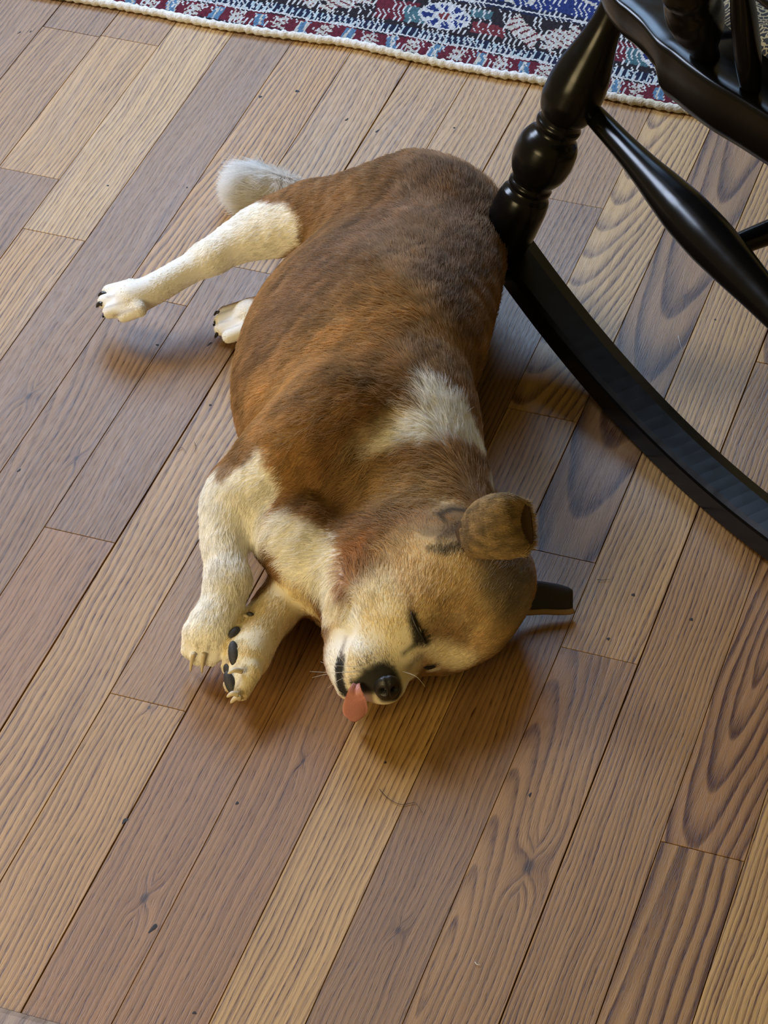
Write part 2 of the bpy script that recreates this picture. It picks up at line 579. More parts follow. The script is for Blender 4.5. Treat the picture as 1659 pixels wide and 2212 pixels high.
# ------------------------------------------------------------------ rocking chair
LAC = NT('black_lacquer')
_n = LAC.noise(LAC.n('ShaderNodeTexCoord').outputs['Object'], 60, 3)
LAC.set(Base_Color=(.004, .0035, .0032, 1), Roughness=LAC.math('ADD', .17, LAC.math('MULTIPLY', _n, .12)), Specular_IOR_Level=.26)
LAC = LAC.m
ANG = -.68
CD = np.array([math.cos(ANG), math.sin(ANG), 0])            # along the rockers, front to back
CN = np.array([-CD[1], CD[0], 0])                           # across, from the near rocker to the far one
CO = np.array([.710, 2.360, 0])
CU = np.array([0, 0, 1.0])
WID = .50                                                   # near rocker to far rocker


def cw(s, t_, z):
    return CO + CD * s + CN * t_ + CU * z


def cl(p):
    q = np.array(p) - CO
    return np.array([q @ CD, q @ CN, q[2]])


def far(p):
    """mirror a chair point to the other side"""
    s, t_, z = cl(p)
    return cw(s, WID - t_, z)


def build_chair():
    root = tag(empty('rocking_chair', cw(.1, WID / 2, 0)), 'black lacquered wooden rocking chair with turned legs beside the dog', 'chair')
    RR = 1.059

    def rocker(side):
        prof = [(.004, 0), (.049, 0), (.053, .003), (.053, .026), (.0515, .0285), (.0365, .0335), (.0345, .0335), (.0058, .0335), (.0015, .0295), (0, .0265), (0, .003)]
        ss = np.linspace(-.445, .86, 80)
        vs, fs = [], []
        m = len(prof)
        for i, s in enumerate(ss):
            z0 = s * s / (2 * RR)
            k = 1.0
            e0, e1 = (s - ss[0]) / .03, (ss[-1] - s) / .03
            k = min(1, .25 + .75 * math.sqrt(max(0, min(e0, e1, 1))))
            for (t_, z) in prof:
                tt = .0265 + (t_ - .0265) * (.6 + .4 * k)
                zz = .016 + (z - .016) * k
                p = cw(s, tt, z0 + zz)
                vs.append(far(p) if side else p)
        for i in range(len(ss) - 1):
            for j in range(m):
                j2 = (j + 1) % m
                fs.append((i * m + j, i * m + j2, (i + 1) * m + j2, (i + 1) * m + j))
        fs += [tuple(range(m))[::-1], tuple((len(ss) - 1) * m + j for j in range(m))]
        me = mesh('rocker', vs, fs, False)
        bm = bmesh.new()
        bm.from_mesh(me)
        bmesh.ops.recalc_face_normals(bm, faces=bm.faces)
        bm.to_mesh(me)
        bm.free()
        o = link('rocker', me, LAC, root)
        return o
    rocker(0)
    rocker(1)
    LB, LT = P(1083, 532, .102), P(1331, 8, .405)
    prof = [(0, 56), (.10, 62), (.17, 62), (.205, 60), (.225, 57), (.240, 49), (.250, 47), (.258, 52), (.268, 52), (.278, 48), (.29, 51), (.315, 61), (.345, 68),
            (.385, 71), (.43, 69), (.465, 60), (.485, 50), (.495, 49), (.505, 53), (.518, 54), (.53, 50), (.545, 50), (.558, 57), (.585, 64), (.62, 68), (.66, 68),
            (.72, 64), (.79, 54), (.86, 43), (.93, 36), (1.0, 34)]
    prof = [(a, r * PX * .985) for a, r in prof]
    rT = cw(cl(LT)[0] + .415, cl(LT)[1], .405)
    rB = cw(cl(LB)[0] + .64, cl(LB)[1], .060)
    for A_, B_ in ((LB, LT), (rB, rT)):
        lathe('leg', A_, B_, prof, LAC, root, 48)
        lathe('leg', far(A_), far(B_), prof, LAC, root, 48)
    # side stretchers with a swelling, and the cross stretcher between them
    SA = P(1268, 232, .275)
    SB = rB + (rT - rB) * .47
    sp = [(0, 24), (.05, 26), (.13, 29), (.22, 36), (.31, 47), (.385, 54), (.45, 55), (.53, 51), (.64, 42), (.8, 33), (.94, 28), (1, 26)]
    sp = [(a, r * PX) for a, r in sp]
    lathe('side_stretcher', SA, SB, sp, LAC, root, 40)
    lathe('side_stretcher', far(SA), far(SB), sp, LAC, root, 40)
    XA = SA + (SB - SA) * .50
    xp = [(0, 22), (.1, 25), (.3, 31), (.5, 44), (.7, 31), (.9, 25), (1, 22)]
    lathe('cross_stretcher', XA, far(XA), [(a, r * PX) for a, r in xp], LAC, root, 32)
    # seat: outline of the near edge read at the top of the edge, mirrored for the far side
    top = [(1331, 0), (1358, 22), (1384, 46), (1418, 87), (1452, 113), (1488, 142), (1536, 176), (1597, 212), (1659, 251), (1760, 312), (1830, 372)]
    low = [(1276, 12), (1302, 41), (1343, 80), (1380, 111), (1413, 154), (1425, 190), (1447, 207), (1500, 251), (1572, 297), (1659, 347), (1765, 412), (1835, 470)]
    ZT, ZB = .455, .400
    T_ = [cl(P(x, y, ZT)) for x, y in top]
    S_STEP = cl(P(1412, 84, ZT))[0]
    # the front corner turns in just outside the picture
    front = [cl(P(x, y, ZT)) for x, y in ((1312, -24), (1297, -56), (1290, -100))]
    front.append(front[-1] + np.array([-.035, .08, 0]))
    near = list(reversed(front)) + T_
    last = near[-1]
    near += [last + np.array([.02, .03, 0]), last + np.array([.03, .10, 0])]
    ring = [(p[0], p[1]) for p in near] + [(p[0], WID - p[1]) for p in reversed(near)]
    cxs = sum(p[0] for p in ring) / len(ring)
    # resample
    rp = spline([(*p, 0) for p in near], 130)[:, :2]
    ring = np.array(list(rp) + [(p[0], WID - p[1]) for p in rp[::-1]])
    cen = np.array([ring[:, 0].mean(), WID / 2])
    vs, fs = [], []
    levels = [(ZB, .90), (ZB + .002, .955), (ZB + .012, .985), (ZB + .028, 1.0), (ZT - .006, 1.0), (ZT - .0015, .992), (ZT, .975), (ZT - .001, .90), (ZT - .008, .7), (ZT - .013, .4)]
    m = len(ring)
    for z, k in levels:
        for p in ring:
            q = cen + (p - cen) * k
            # the rim thickens in a step where the arms stand
            w_ = min(1, max(0, (p[0] - S_STEP) / .010))
            vs.append(cw(q[0], q[1], ZT - (ZT - z) * (.80 + .36 * w_)))
    for i in range(len(levels) - 1):
        for j in range(m):
            j2 = (j + 1) % m
            fs.append((i * m + j, i * m + j2, (i + 1) * m + j2, (i + 1) * m + j))
    fs.append(tuple(range(m))[::-1])
    fs.append(tuple((len(levels) - 1) * m + j for j in range(m)))
    me = mesh('seat', vs, fs)
    bm = bmesh.new()
    bm.from_mesh(me)
    bmesh.ops.recalc_face_normals(bm, faces=bm.faces)
    bm.to_mesh(me)
    bm.free()
    link('seat', me, LAC, root)
    # arm posts, arm spindles and arms
    AZ = .455 + .235
    A0 = P(1524, 120, ZT - .006)
    A1 = P(1462, -128, ZT + .20)
    ap = [(0, 30), (.07, 30), (.12, 34), (.2, 44), (.3, 55), (.40, 60), (.47, 58), (.53, 50), (.56, 50), (.59, 56), (.64, 58), (.7, 46), (.8, 36), (.9, 30), (1, 26)]
    ap = [(a, r * PX) for a, r in ap]
    lathe('arm_post', A0, A1, ap, LAC, root, 40)
    lathe('arm_post', far(A0), far(A1), ap, LAC, root, 40)
    B0 = P(1622, 190, ZT - .006)
    B1 = P(1598, -60, ZT + .195)
    sp2 = [(0, 21), (.1, 24), (.35, 28), (.6, 27), (.85, 22), (1, 19)]
    sp2 = [(a, r * PX) for a, r in sp2]
    C0, C1 = B0 + CD * .095 + CN * -.004, B1 + CD * .105 + CN * -.01
    for q0, q1 in ((B0, B1), (C0, C1)):
        lathe('spindle', q0, q1, sp2, LAC, root, 24)
        lathe('spindle', far(q0), far(q1), sp2, LAC, root, 24)
    for mir in (0, 1):
        pts = [A1 + CD * -.05 + CU * .012, A1 + CU * .014, B1 + CU * .016, C1 + CU * .016, C1 + CD * .14 + CN * .05 + CU * .02]
        pts = spline([far(p) if mir else p for p in pts], 24)
        tube('arm', pts, [.020 + .010 * (1 - i / 23) for i in range(24)], LAC, root, 16, .5)
    # back: spindles rising from the rear of the seat to a bowed crest rail
    zc = 1.05
    cr = []
    for i in range(7):
        f = (i - 3) / 3
        b0 = cw(cl(T_[-1])[0] - 0.01 if False else T_[-1][0] - .005 * f * f, WID / 2 + f * .15, ZT - .006)
        b1 = cw(T_[-1][0] + .17 - .03 * f * f, WID / 2 + f * .20, zc - .05 * f * f)
        lathe('back_spindle', b0, b1, [(0, .009), (.3, .012), (1, .007)], LAC, root, 16)
        cr.append(b1)
    tube('crest_rail', spline(cr, 30), [.022] * 30, LAC, root, 14, .5)
    return T_, ZT


T_SEAT, Z_SEAT = build_chair()


def build_cushion():
    """tapestry pad lying on the chair seat; only its near corner shows"""
    base = P(1548, -10, Z_SEAT)
    c0 = cl(P(1565, 8, Z_SEAT + .02))
    s0, t0 = c0[0] - .02, cl(P(1650, 128, Z_SEAT + .01))[1]
    s1, t1 = s0 + .33, WID - t0 + .02
    n = 40
    vs, fs = [], []
    for layer in (0, 1):
        for j in range(n + 1):
            for i in range(n + 1):
                u_, v_ = i / n * 2 - 1, j / n * 2 - 1
                # rounded square plan
                k = (abs(u_) ** 6 + abs(v_) ** 6) ** (1 / 6)
                mx = max(abs(u_), abs(v_), 1e-6)
                f = mx / k if k > 0 else 1
                s = (s0 + s1) / 2 + (s1 - s0) / 2 * u_ * f
                t_ = (t0 + t1) / 2 + (t1 - t0) / 2 * v_ * f
                e = max(0, 1 - mx ** 5) ** .5
                z = Z_SEAT - .004 + (.018 + .024 * e if layer else .018 - .010 * e)
                vs.append(cw(s, t_, z))
    N = (n + 1) ** 2
    for layer in (0, 1):
        for j in range(n):
            for i in range(n):
                q = [layer * N + j * (n + 1) + i, layer * N + j * (n + 1) + i + 1, layer * N + (j + 1) * (n + 1) + i + 1, layer * N + (j + 1) * (n + 1) + i]
                fs.append(q if layer else q[::-1])
    me = mesh('cushion', vs, fs)
    bm = bmesh.new()
    bm.from_mesh(me)
    bmesh.ops.remove_doubles(bm, verts=bm.verts, dist=.0004)
    bmesh.ops.recalc_face_normals(bm, faces=bm.faces)
    bm.to_mesh(me)
    bm.free()
    t = NT('tapestry')
    tc = t.n('ShaderNodeTexCoord').outputs['Object']
    wob = t.n('ShaderNodeVectorMath', operation='ADD')
    t.put(wob.inputs[0], tc)
    nn = t.n('ShaderNodeVectorMath', operation='SCALE')
    t.put(nn.inputs[0], t.noise(tc, 60, 2, col=True))
    nn.inputs['Scale'].default_value = .02
    t.put(wob.inputs[1], nn.outputs[0])
    br = t.n('ShaderNodeTexBrick')
    t.put(br.inputs['Vector'], wob.outputs[0])
    br.inputs['Scale'].default_value = 55
    br.inputs['Mortar Size'].default_value = .045
    br.inputs['Color1'].default_value = (.010, .009, .008, 1)
    br.inputs['Color2'].default_value = (.014, .012, .010, 1)
    br.inputs['Mortar'].default_value = (.30, .25, .14, 1)
    t.set(Base_Color=br.outputs[0], Roughness=.9)
    o = link('cushion', me, t.m)
    tag(o, 'black and gold tapestry cushion on the rocking chair seat', 'cushion')


build_cushion()

# ------------------------------------------------------------------ dog: one continuous body from a blended distance field
G = .0028
GX, GY, GZ = np.arange(-.06, .80, G), np.arange(1.86, 3.02, G), np.arange(-.012, .272, G)
FIELD = np.full((len(GX), len(GY), len(GZ)), .06, np.float32)


def box_of(lo, hi):
    s = []
    for a, l, h in zip((GX, GY, GZ), lo, hi):
        i0 = int(max(0, math.floor((l - a[0]) / G)))
        i1 = int(min(len(a), math.ceil((h - a[0]) / G) + 1))
        s.append(slice(i0, max(i1, i0)))
    return tuple(s)


def sd_cone(p, A, B, ra, rb):
    """distance to a segment with linearly changing radius"""
    ab = B - A
    L2 = float(ab @ ab) + 1e-12
    h = np.clip(((p[0] - A[0]) * ab[0] + (p[1] - A[1]) * ab[1] + (p[2] - A[2]) * ab[2]) / L2, 0, 1)
    dx, dy, dz = p[0] - A[0] - h * ab[0], p[1] - A[1] - h * ab[1], p[2] - A[2] - h * ab[2]
    return np.sqrt(dx * dx + dy * dy + dz * dz) - (ra + (rb - ra) * h)


def blend(A, B, ra, rb, k=.02, zs=1.0, cut=False):
    """smooth-add (or cut) a round cone; zs < 1 flattens it in height about its own middle"""
    A, B = np.array(A, float), np.array(B, float)
    zc = (A[2] + B[2]) / 2
    m = max(ra, rb) + k + 3 * G
    lo = np.minimum(A, B) - m
    hi = np.maximum(A, B) + m
    sl = box_of(lo, hi)
    x, y, z = GX[sl[0]][:, None, None], GY[sl[1]][None, :, None], GZ[sl[2]][None, None, :]
    if zs != 1.0:
        z = zc + (z - zc) / zs
        A2, B2 = A.copy(), B.copy()
        A2[2] = zc + (A[2] - zc) / zs
        B2[2] = zc + (B[2] - zc) / zs
        d = sd_cone((x, y, z), A2, B2, ra, rb) * min(1, zs)
    else:
        d = sd_cone((x, y, z), A, B, ra, rb)
    d = d.astype(np.float32)
    f = FIELD[sl]
    if cut:
        d = -d
        h = np.clip(.5 - .5 * (f - d) / k, 0, 1)
        FIELD[sl] = f * (1 - h) + d * h + k * h * (1 - h)
    else:
        h = np.clip(.5 + .5 * (f - d) / k, 0, 1)
        FIELD[sl] = f * (1 - h) + d * h - k * h * (1 - h)


def limb(pts, k=.014, zs=1.0):
    """pts: (px, py, z, radius in px), smoothed into a curve, then blended in once"""
    if len(pts) > 2:
        pts = spline(pts, 4 * (len(pts) - 1) + 1)
    Q = np.array([P(x, y, z) for x, y, z, r in pts])
    R = np.array([r * PX for x, y, z, r in pts])
    m = R.max() + k + 3 * G
    sl = box_of(Q.min(0) - m, Q.max(0) + m)
    x, y, z = GX[sl[0]][:, None, None], GY[sl[1]][None, :, None], GZ[sl[2]][None, None, :]
    zc = Q[:, 2].mean()
    Q2 = Q.copy()
    if zs != 1.0:
        z = zc + (z - zc) / zs
        Q2[:, 2] = zc + (Q[:, 2] - zc) / zs
    d = None
    for a, b, ra, rb in zip(Q2[:-1], Q2[1:], R[:-1], R[1:]):
        e = (sd_cone((x, y, z), a, b, ra, rb) * min(1, zs)).astype(np.float32)
        d = e if d is None else np.minimum(d, e)
    f = FIELD[sl]
    h = np.clip(.5 + .5 * (f - d) / k, 0, 1)
    FIELD[sl] = f * (1 - h) + d * h - k * h * (1 - h)


def ball(x, y, z, r, k=.02, zs=1.0):
    blend(P(x, y, z), P(x, y, z) + np.array([0, 0, 1e-4]), r * PX, r * PX, k, zs)


def build_field():
    # lower hind leg and lower front leg lie on the floor
    limb([(690, 640, .035, 60), (600, 668, .030, 46), (540, 682, .026, 40)], .012)
    for (x0, y0, x1, y1, r) in ((545, 660, 486, 676, 17), (545, 675, 478, 692, 17), (545, 690, 478, 711, 17), (545, 706, 494, 728, 16)):
        limb([(x0, y0, .026, r + 3), (x1, y1, .017, r)], .004)
    # trunk
    limb([(945, 478, .100, 158), (905, 600, .104, 186), (870, 720, .104, 166)], .03, .80)
    limb([(824, 640, .098, 216), (784, 730, .100, 256), (760, 830, .100, 258), (762, 900, .100, 244)], .03, .80)
    # upper thigh and hind leg, held stiff above the floor
    limb([(890, 452, .125, 132), (770, 462, .125, 100), (680, 470, .112, 80)], .035)
    limb([(680, 466, .112, 80), (602, 488, .098, 74), (525, 516, .085, 55), (458, 553, .074, 40)], .012)
    ball(436, 552, .068, 26, .012)
    limb([(460, 555, .074, 37), (400, 586, .064, 35), (330, 626, .055, 36), (285, 645, .050, 41)], .012)
    for (x0, y0, x1, y1, r) in ((285, 622, 237, 630, 18), (288, 640, 228, 652, 19), (288, 658, 238, 673, 18), (300, 668, 268, 684, 15)):
        limb([(x0, y0, .050, r + 4), (x1, y1, .040, r)], .003)
    # shoulder, neck
    limb([(836, 925, .104, 184), (868, 1012, .092, 176), (898, 1100, .080, 168), (935, 1180, .074, 158)], .03, .82)
    limb([(720, 900, .155, 110), (620, 985, .140, 98), (550, 1052, .118, 78)], .02)
    # upper front leg
    limb([(550, 1052, .118, 78), (506, 1082, .108, 66), (483, 1160, .092, 46), (492, 1250, .074, 41)], .012)
    limb([(492, 1250, .074, 41), (477, 1310, .058, 45), (455, 1365, .044, 51)], .012)
    for (x0, y0, x1, y1, r) in ((420, 1365, 411, 1402, 19), (444, 1370, 430, 1418, 19), (468, 1370, 458, 1418, 19), (488, 1360, 487, 1400, 18)):
        limb([(x0, y0, .044, r + 5), (x1, y1, .028, r)], .0045)
    # chest ruff and throat
    limb([(640, 1150, .092, 92), (690, 1215, .072, 92), (735, 1265, .055, 80)], .02)
    limb([(700, 1260, .045, 70), (725, 1300, .040, 50)], .015)
    # lower front leg, palm turned to the side
    limb([(660, 1250, .036, 58), (605, 1305, .036, 52), (565, 1360, .036, 45), (535, 1420, .036, 45)], .012)
    for (x0, y0, x1, y1, r) in ((525, 1400, 500, 1398, 18), (525, 1420, 498, 1438, 19), (528, 1440, 503, 1476, 19), (540, 1450, 522, 1492, 19)):
        limb([(x0, y0, .038, r + 6), (x1, y1, .030, r)], .0045)
    ball(738, 1062, .108, 62, .03)
    # skull
    ball(930, 1250, .072, 152, .03, .88)
    ball(1035, 1260, .060, 112, .03, .85)
    ball(985, 1340, .055, 102, .03, .85)
    # cheek, brows
    limb([(820, 1225, .080, 98), (800, 1320, .070, 86)], .03)
    ball(880, 1330, .078, 74, .03)
    ball(945, 1392, .042, 56, .02)
    # muzzle
    limb([(850, 1370, .060, 90), (822, 1430, .054, 68), (816, 1464, .050, 50)], .025, .9)
    ball(836, 1480, .048, 34, .012)
    ball(785, 1440, .058, 50, .015)
    # lower jaw
    limb([(764, 1360, .054, 56), (745, 1425, .044, 42), (755, 1484, .036, 26)], .012)
    # mouth, closed eye, far eye
    pm = [(752, 1372, .081), (737, 1420, .072), (738, 1465, .062), (756, 1500, .052)]
    for a_, b_ in zip(pm[:-1], pm[1:]):
        blend(P(*a_), P(*b_), .005, .006, .006, 1, True)


build_field()


def surface_nets():
    ins = FIELD < 0
    s = FIELD
    c = np.zeros(tuple(n - 1 for n in ins.shape), np.int8)
    for i in (0, 1):
        for j in (0, 1):
            for k in (0, 1):
                c += ins[i:ins.shape[0] - 1 + i, j:ins.shape[1] - 1 + j, k:ins.shape[2] - 1 + k]
    act = (c > 0) & (c < 8)
    I, J, K = np.nonzero(act)
    vid = np.full(act.shape, -1, np.int32)
    vid[I, J, K] = np.arange(len(I))
    acc = np.zeros((len(I), 3))
    cnt = np.zeros(len(I))
    corner = [(i, j, k) for i in (0, 1) for j in (0, 1) for k in (0, 1)]
    for a in corner:
        for ax in range(3):
            if a[ax] == 0:
                b = list(a)
                b[ax] = 1
                va = s[I + a[0], J + a[1], K + a[2]]
                vb = s[I + b[0], J + b[1], K + b[2]]
                cr = (va < 0) != (vb < 0)
                t = np.where(cr, va / np.where(cr, va - vb, 1), 0)
                for q in range(3):
                    acc[:, q] += np.where(cr, a[q] + (t if q == ax else 0), 0)
                cnt += cr
    V = (np.stack([I, J, K], 1) + acc / cnt[:, None]) * G + np.array([GX[0], GY[0], GZ[0]])
    F = []
    for ax in range(3):
        sl0 = [slice(None)] * 3
        sl1 = [slice(None)] * 3
        sl0[ax], sl1[ax] = slice(0, -1), slice(1, None)
        a, b = ins[tuple(sl0)], ins[tuple(sl1)]
        X = np.argwhere(a != b)
        o1, o2 = [q for q in range(3) if q != ax]
        X = X[(X[:, o1] > 0) & (X[:, o2] > 0) & (X[:, o1] < act.shape[o1]) & (X[:, o2] < act.shape[o2])]
        fl = a[tuple(X.T)]

        def at(d1, d2):
            Y = X.copy()
            Y[:, o1] += d1
            Y[:, o2] += d2
            return vid[tuple(Y.T)]
        q = np.stack([at(-1, -1), at(0, -1), at(0, 0), at(-1, 0)], 1)
        flip = fl if ax != 1 else ~fl
        q = np.where(flip[:, None], q, q[:, ::-1])
        F.append(q)
    return V, np.concatenate(F)


BV, BF = surface_nets()
BF = BF[(BF >= 0).all(1)]
# relax the grid steps
for _ in range(3):
    acc = np.zeros_like(BV)
    cnt = np.zeros(len(BV))
    for k in range(4):
        a, b = BF[:, k], BF[:, (k + 1) % 4]
        np.add.at(acc, a, BV[b])
        np.add.at(cnt, a, 1)
        np.add.at(acc, b, BV[a])
        np.add.at(cnt, b, 1)
    BV = BV + .5 * (acc / np.maximum(cnt, 1)[:, None] - BV)
BV[:, 2] = np.maximum(BV[:, 2], .0012)          # lies on the boards


def raw_mesh(name, V, F):
    me = bpy.data.meshes.new(name)
    me.vertices.add(len(V))
    me.vertices.foreach_set('co', V.astype(np.float32).ravel())
    me.loops.add(F.size)
    me.loops.foreach_set('vertex_index', F.astype(np.int32).ravel())
    me.polygons.add(len(F))
    me.polygons.foreach_set('loop_start', (np.arange(len(F)) * F.shape[1]).astype(np.int32))
    me.update(calc_edges=True)
    me.polygons.foreach_set('use_smooth', [True] * len(F))
    return me


BODY = raw_mesh('body', BV, BF)
BVH = BVHTree.FromPolygons([Vector(v) for v in BV], [tuple(map(int, f)) for f in BF])


def S(x, y, lift=0.0):
    """point of the dog's surface met by the line of sight through a pixel"""
    d = CAM_R @ np.array([(x - 829.5) / FPX, -(y - 1106) / FPX, -1.0])
    d /= np.linalg.norm(d)
    hit, nrm, _, _ = BVH.ray_cast(Vector(CAM_C), Vector(d))
    if hit is None:
        q = P(x, y, .05)
        hit, nrm, _, _ = BVH.find_nearest(Vector(q))
    return np.array(hit) + np.array(nrm) * lift


def SN(x, y):
    d = CAM_R @ np.array([(x - 829.5) / FPX, -(y - 1106) / FPX, -1.0])
    hit, nrm, _, _ = BVH.ray_cast(Vector(CAM_C), Vector(d / np.linalg.norm(d)))
    if hit is None:
        hit, nrm, _, _ = BVH.find_nearest(Vector(P(x, y, .05)))
    return np.array(nrm)


def vnoise(p, f, seed=0):
    """smooth value noise on points, -1..1"""
    q = p * f + seed * 17.3
    i = np.floor(q).astype(np.int64)
    t = q - i
    t = t * t * (3 - 2 * t)
    out = 0
    for a in (0, 1):
        for b in (0, 1):
            for c in (0, 1):
                h = ((i[:, 0] + a) * 73856093) ^ ((i[:, 1] + b) * 19349663) ^ ((i[:, 2] + c) * 83492791)
                h = (h * 2654435761) & 0xFFFFFFFF
                r = (h >> 8 & 0xFFFF) / 32767.5 - 1
                out = out + r * np.where(a, t[:, 0], 1 - t[:, 0]) * np.where(b, t[:, 1], 1 - t[:, 1]) * np.where(c, t[:, 2], 1 - t[:, 2])
    return out


# coat colours
RUST, BROWN, UMBER = np.array((.385, .225, .100)), np.array((.315, .185, .102)), np.array((.225, .140, .090))
GOLD, TAN, CREAM, WHITE = np.array((.62, .37, .145)), np.array((.80, .61, .33)), np.array((.86, .76, .53)), np.array((.92, .90, .84))
BLACK, GREY, RED = np.array((.016, .014, .013)), np.array((.30, .25, .215)), np.array((.44, .20, .065))


def chain_dist(p, chain):
    """nearest distance in px minus radius, for a chain of (surface point, radius px)"""
    best = np.full(len(p), 1e3)
    if len(chain) == 1:
        chain = chain * 2
    for (a, ra), (b, rb) in zip(chain[:-1], chain[1:]):
        ab = b - a
        L = ab @ ab + 1e-12
        h = np.clip((p - a) @ ab / L, 0, 1)
        d = np.linalg.norm(p - a - h[:, None] * ab, axis=1) / PX - (ra + (rb - ra) * h)
        best = np.minimum(best, d)
    return best


COAT = []


def patch(colr, soft, *pts, amp=8, amount=1.0):
    """coat patch: chain of (px, py, radius px) laid on the body surface"""
    COAT.append((np.array(colr), soft, [(S(x, y), r) for x, y, r in pts], amp, amount))


def make_coat():
    # darker saddle along the back, golden flank
    patch(UMBER, 90, (1010, 400, 60), (1000, 560, 80), (960, 640, 60), amount=.75)
    patch(BROWN, 80, (930, 380, 60), (760, 520, 60), (640, 640, 60), (560, 760, 30), amount=.8)
    patch(GOLD, 70, (620, 830, 55), (740, 740, 70), (880, 650, 60), amount=.88)
    patch(GOLD, 40, (970, 740, 40), (900, 690, 50), amount=.65)
    patch(GOLD, 60, (560, 850, 40), (600, 960, 50), (640, 1000, 60), (640, 1050, 30), amount=.8)
    patch(UMBER, 50, (1090, 480, 30), (1080, 600, 30), amount=.5)
    patch(GOLD, 25, (1075, 470, 14), (1090, 520, 14), amount=.7)
    patch(GREY, 14, (1055, 425, 10), (1062, 455, 8), amount=.7)
    patch(RUST, 40, (690, 470, 60), (760, 420, 40), amount=.8)
    patch(BROWN, 40, (640, 1090, 30), (760, 1120, 50), (880, 1100, 40), amount=.4)
    patch(GREY, 50, (930, 430, 40), (950, 340, 30), amount=.14)
    patch(TAN, 60, (930, 1050, 60), (850, 1060, 50), (800, 1010, 30), amount=.42)
    patch(GOLD, 30, (760, 1010, 20), (720, 1060, 20), amount=.5)
    # white collar across the shoulders
    patch(WHITE, 16, (1012, 935, 42), (980, 900, 58), (945, 862, 44), (924, 828, 16), amp=12)
    patch(WHITE, 22, (985, 920, 46), (905, 922, 40), (850, 942, 25), (805, 972, 8), amp=12)
    patch(CREAM, 26, (870, 890, 14), (800, 930, 12), (760, 960, 4), amp=12, amount=.55)
    patch(WHITE, 10, (1015, 930, 26), (1044, 985, 20), (1060, 1035, 15), (1066, 1065, 10), amp=4)
    # white legs
    patch(WHITE, 8, (598, 492, 62), (540, 512, 95), (470, 555, 70), (380, 590, 70), (270, 640, 110), (225, 655, 110), amp=5)
    patch(WHITE, 8, (505, 690, 62), (475, 705, 70), amp=2)
    patch(WHITE, 10, (560, 985, 18), (545, 1050, 58), (500, 1110, 76), (480, 1200, 76), (480, 1290, 100), (440, 1390, 130), amp=8)
    patch(WHITE, 8, (478, 1046, 50), (440, 1075, 50), (436, 1110, 60), (440, 1200, 60), amp=5)
    patch(RUST, 10, (530, 975, 30), (488, 1012, 20), amp=7, amount=.8)
    patch(CREAM, 8, (575, 1345, 58), (535, 1425, 64), (520, 1470, 60), amp=3)
    patch(CREAM, 8, (575, 1345, 58), (625, 1300, 56), amp=3)
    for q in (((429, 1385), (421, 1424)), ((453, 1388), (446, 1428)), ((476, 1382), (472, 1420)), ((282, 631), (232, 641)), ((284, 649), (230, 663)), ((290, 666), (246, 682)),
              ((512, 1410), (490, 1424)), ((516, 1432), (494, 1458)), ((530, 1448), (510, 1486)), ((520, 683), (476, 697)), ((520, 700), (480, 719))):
        patch(UMBER, 5, (*q[0], 1.5), (*q[1], 3), amp=2, amount=.6)  # dark lines painted between the toes as groove shade
    # chest ruff and throat
    patch(WHITE, 12, (620, 1150, 52), (660, 1190, 66), (700, 1240, 50), (715, 1310, 36), amp=8)
    patch(CREAM, 16, (690, 1250, 20), (720, 1200, 18), (715, 1300, 26), amp=6, amount=.7)
    patch(RED, 10, (700, 1205, 3), (735, 1190, 4), amp=4, amount=.6)
    # face
    patch(TAN, 40, (930, 1240, 100), (1010, 1270, 80), amount=.9)
    patch(WHITE, 14, (700, 1190, 34), (704, 1250, 34), amp=8, amount=.9)
    patch(RED, 20, (765, 1190, 26), (742, 1262, 18), (805, 1160, 20), amp=8, amount=.75)
    patch(TAN, 30, (1110, 1310, 60), (1060, 1380, 50), amount=.7)
    patch(GREY, 30, (1120, 1270, 40), (1130, 1320, 40), amount=.5)
    patch(GREY, 40, (1090, 1270, 60), (1130, 1240, 40), amount=.8)
    patch(BROWN, 25, (960, 1340, 30), (1000, 1320, 26), amount=.35)
    patch(CREAM, 26, (800, 1300, 50), (785, 1370, 90), (815, 1440, 95), (830, 1500, 90), amp=8, amount=.97)
    patch(CREAM, 24, (830, 1250, 20), (850, 1390, 46), amp=8, amount=.8)
    patch(WHITE, 20, (760, 1340, 22), (722, 1420, 34), (735, 1490, 26), amp=5, amount=.95)
    patch(WHITE, 14, (765, 1390, 20), (780, 1410, 14), amp=5, amount=.8)
    patch(CREAM, 16, (930, 1400, 18), (965, 1420, 30), (995, 1430, 30), amp=5, amount=.95)
    patch(WHITE, 6, (880, 1486, 10), (893, 1462, 8), amp=2, amount=.9)
    patch(GREY, 10, (885, 1440, 10), (905, 1420, 8), amp=4, amount=.7)
    patch(WHITE, 5, (925, 1449, 6), (935, 1449, 6), amp=1, amount=.9)
    # dark muzzle front, with the whisker dots running up from it
    patch(BLACK, 9, (776, 1484, 18), (802, 1470, 27), (834, 1452, 23), (845, 1494, 28), amp=8, amount=.97)
    for x, y in ((780, 1436, ), (793, 1428), (806, 1420), (800, 1440), (815, 1436), (826, 1424), (788, 1450), (812, 1450), (830, 1440), (842, 1430), (772, 1450), (838, 1415), (852, 1440)):
        patch(BLACK, 4, (x, y, 2), amp=2, amount=.8)
    # black lips along the mouth
    patch(BLACK, 4, (739, 1420, 7), (733, 1446, 15), (735, 1474, 16), (750, 1500, 13), amp=2, amount=.97)
    patch(GREY, 4, (746, 1376, 2), (740, 1400, 3), (737, 1424, 4), amp=1, amount=.9)
    # eye lining
    patch(BLACK, 7, (888, 1328, 5), (897, 1352, 11), (908, 1378, 14), (918, 1388, 9), amp=8, amount=.95)
    patch(BLACK, 8, (902, 1390, 6), (885, 1402, 6), (872, 1412, 3), amp=5, amount=.85)
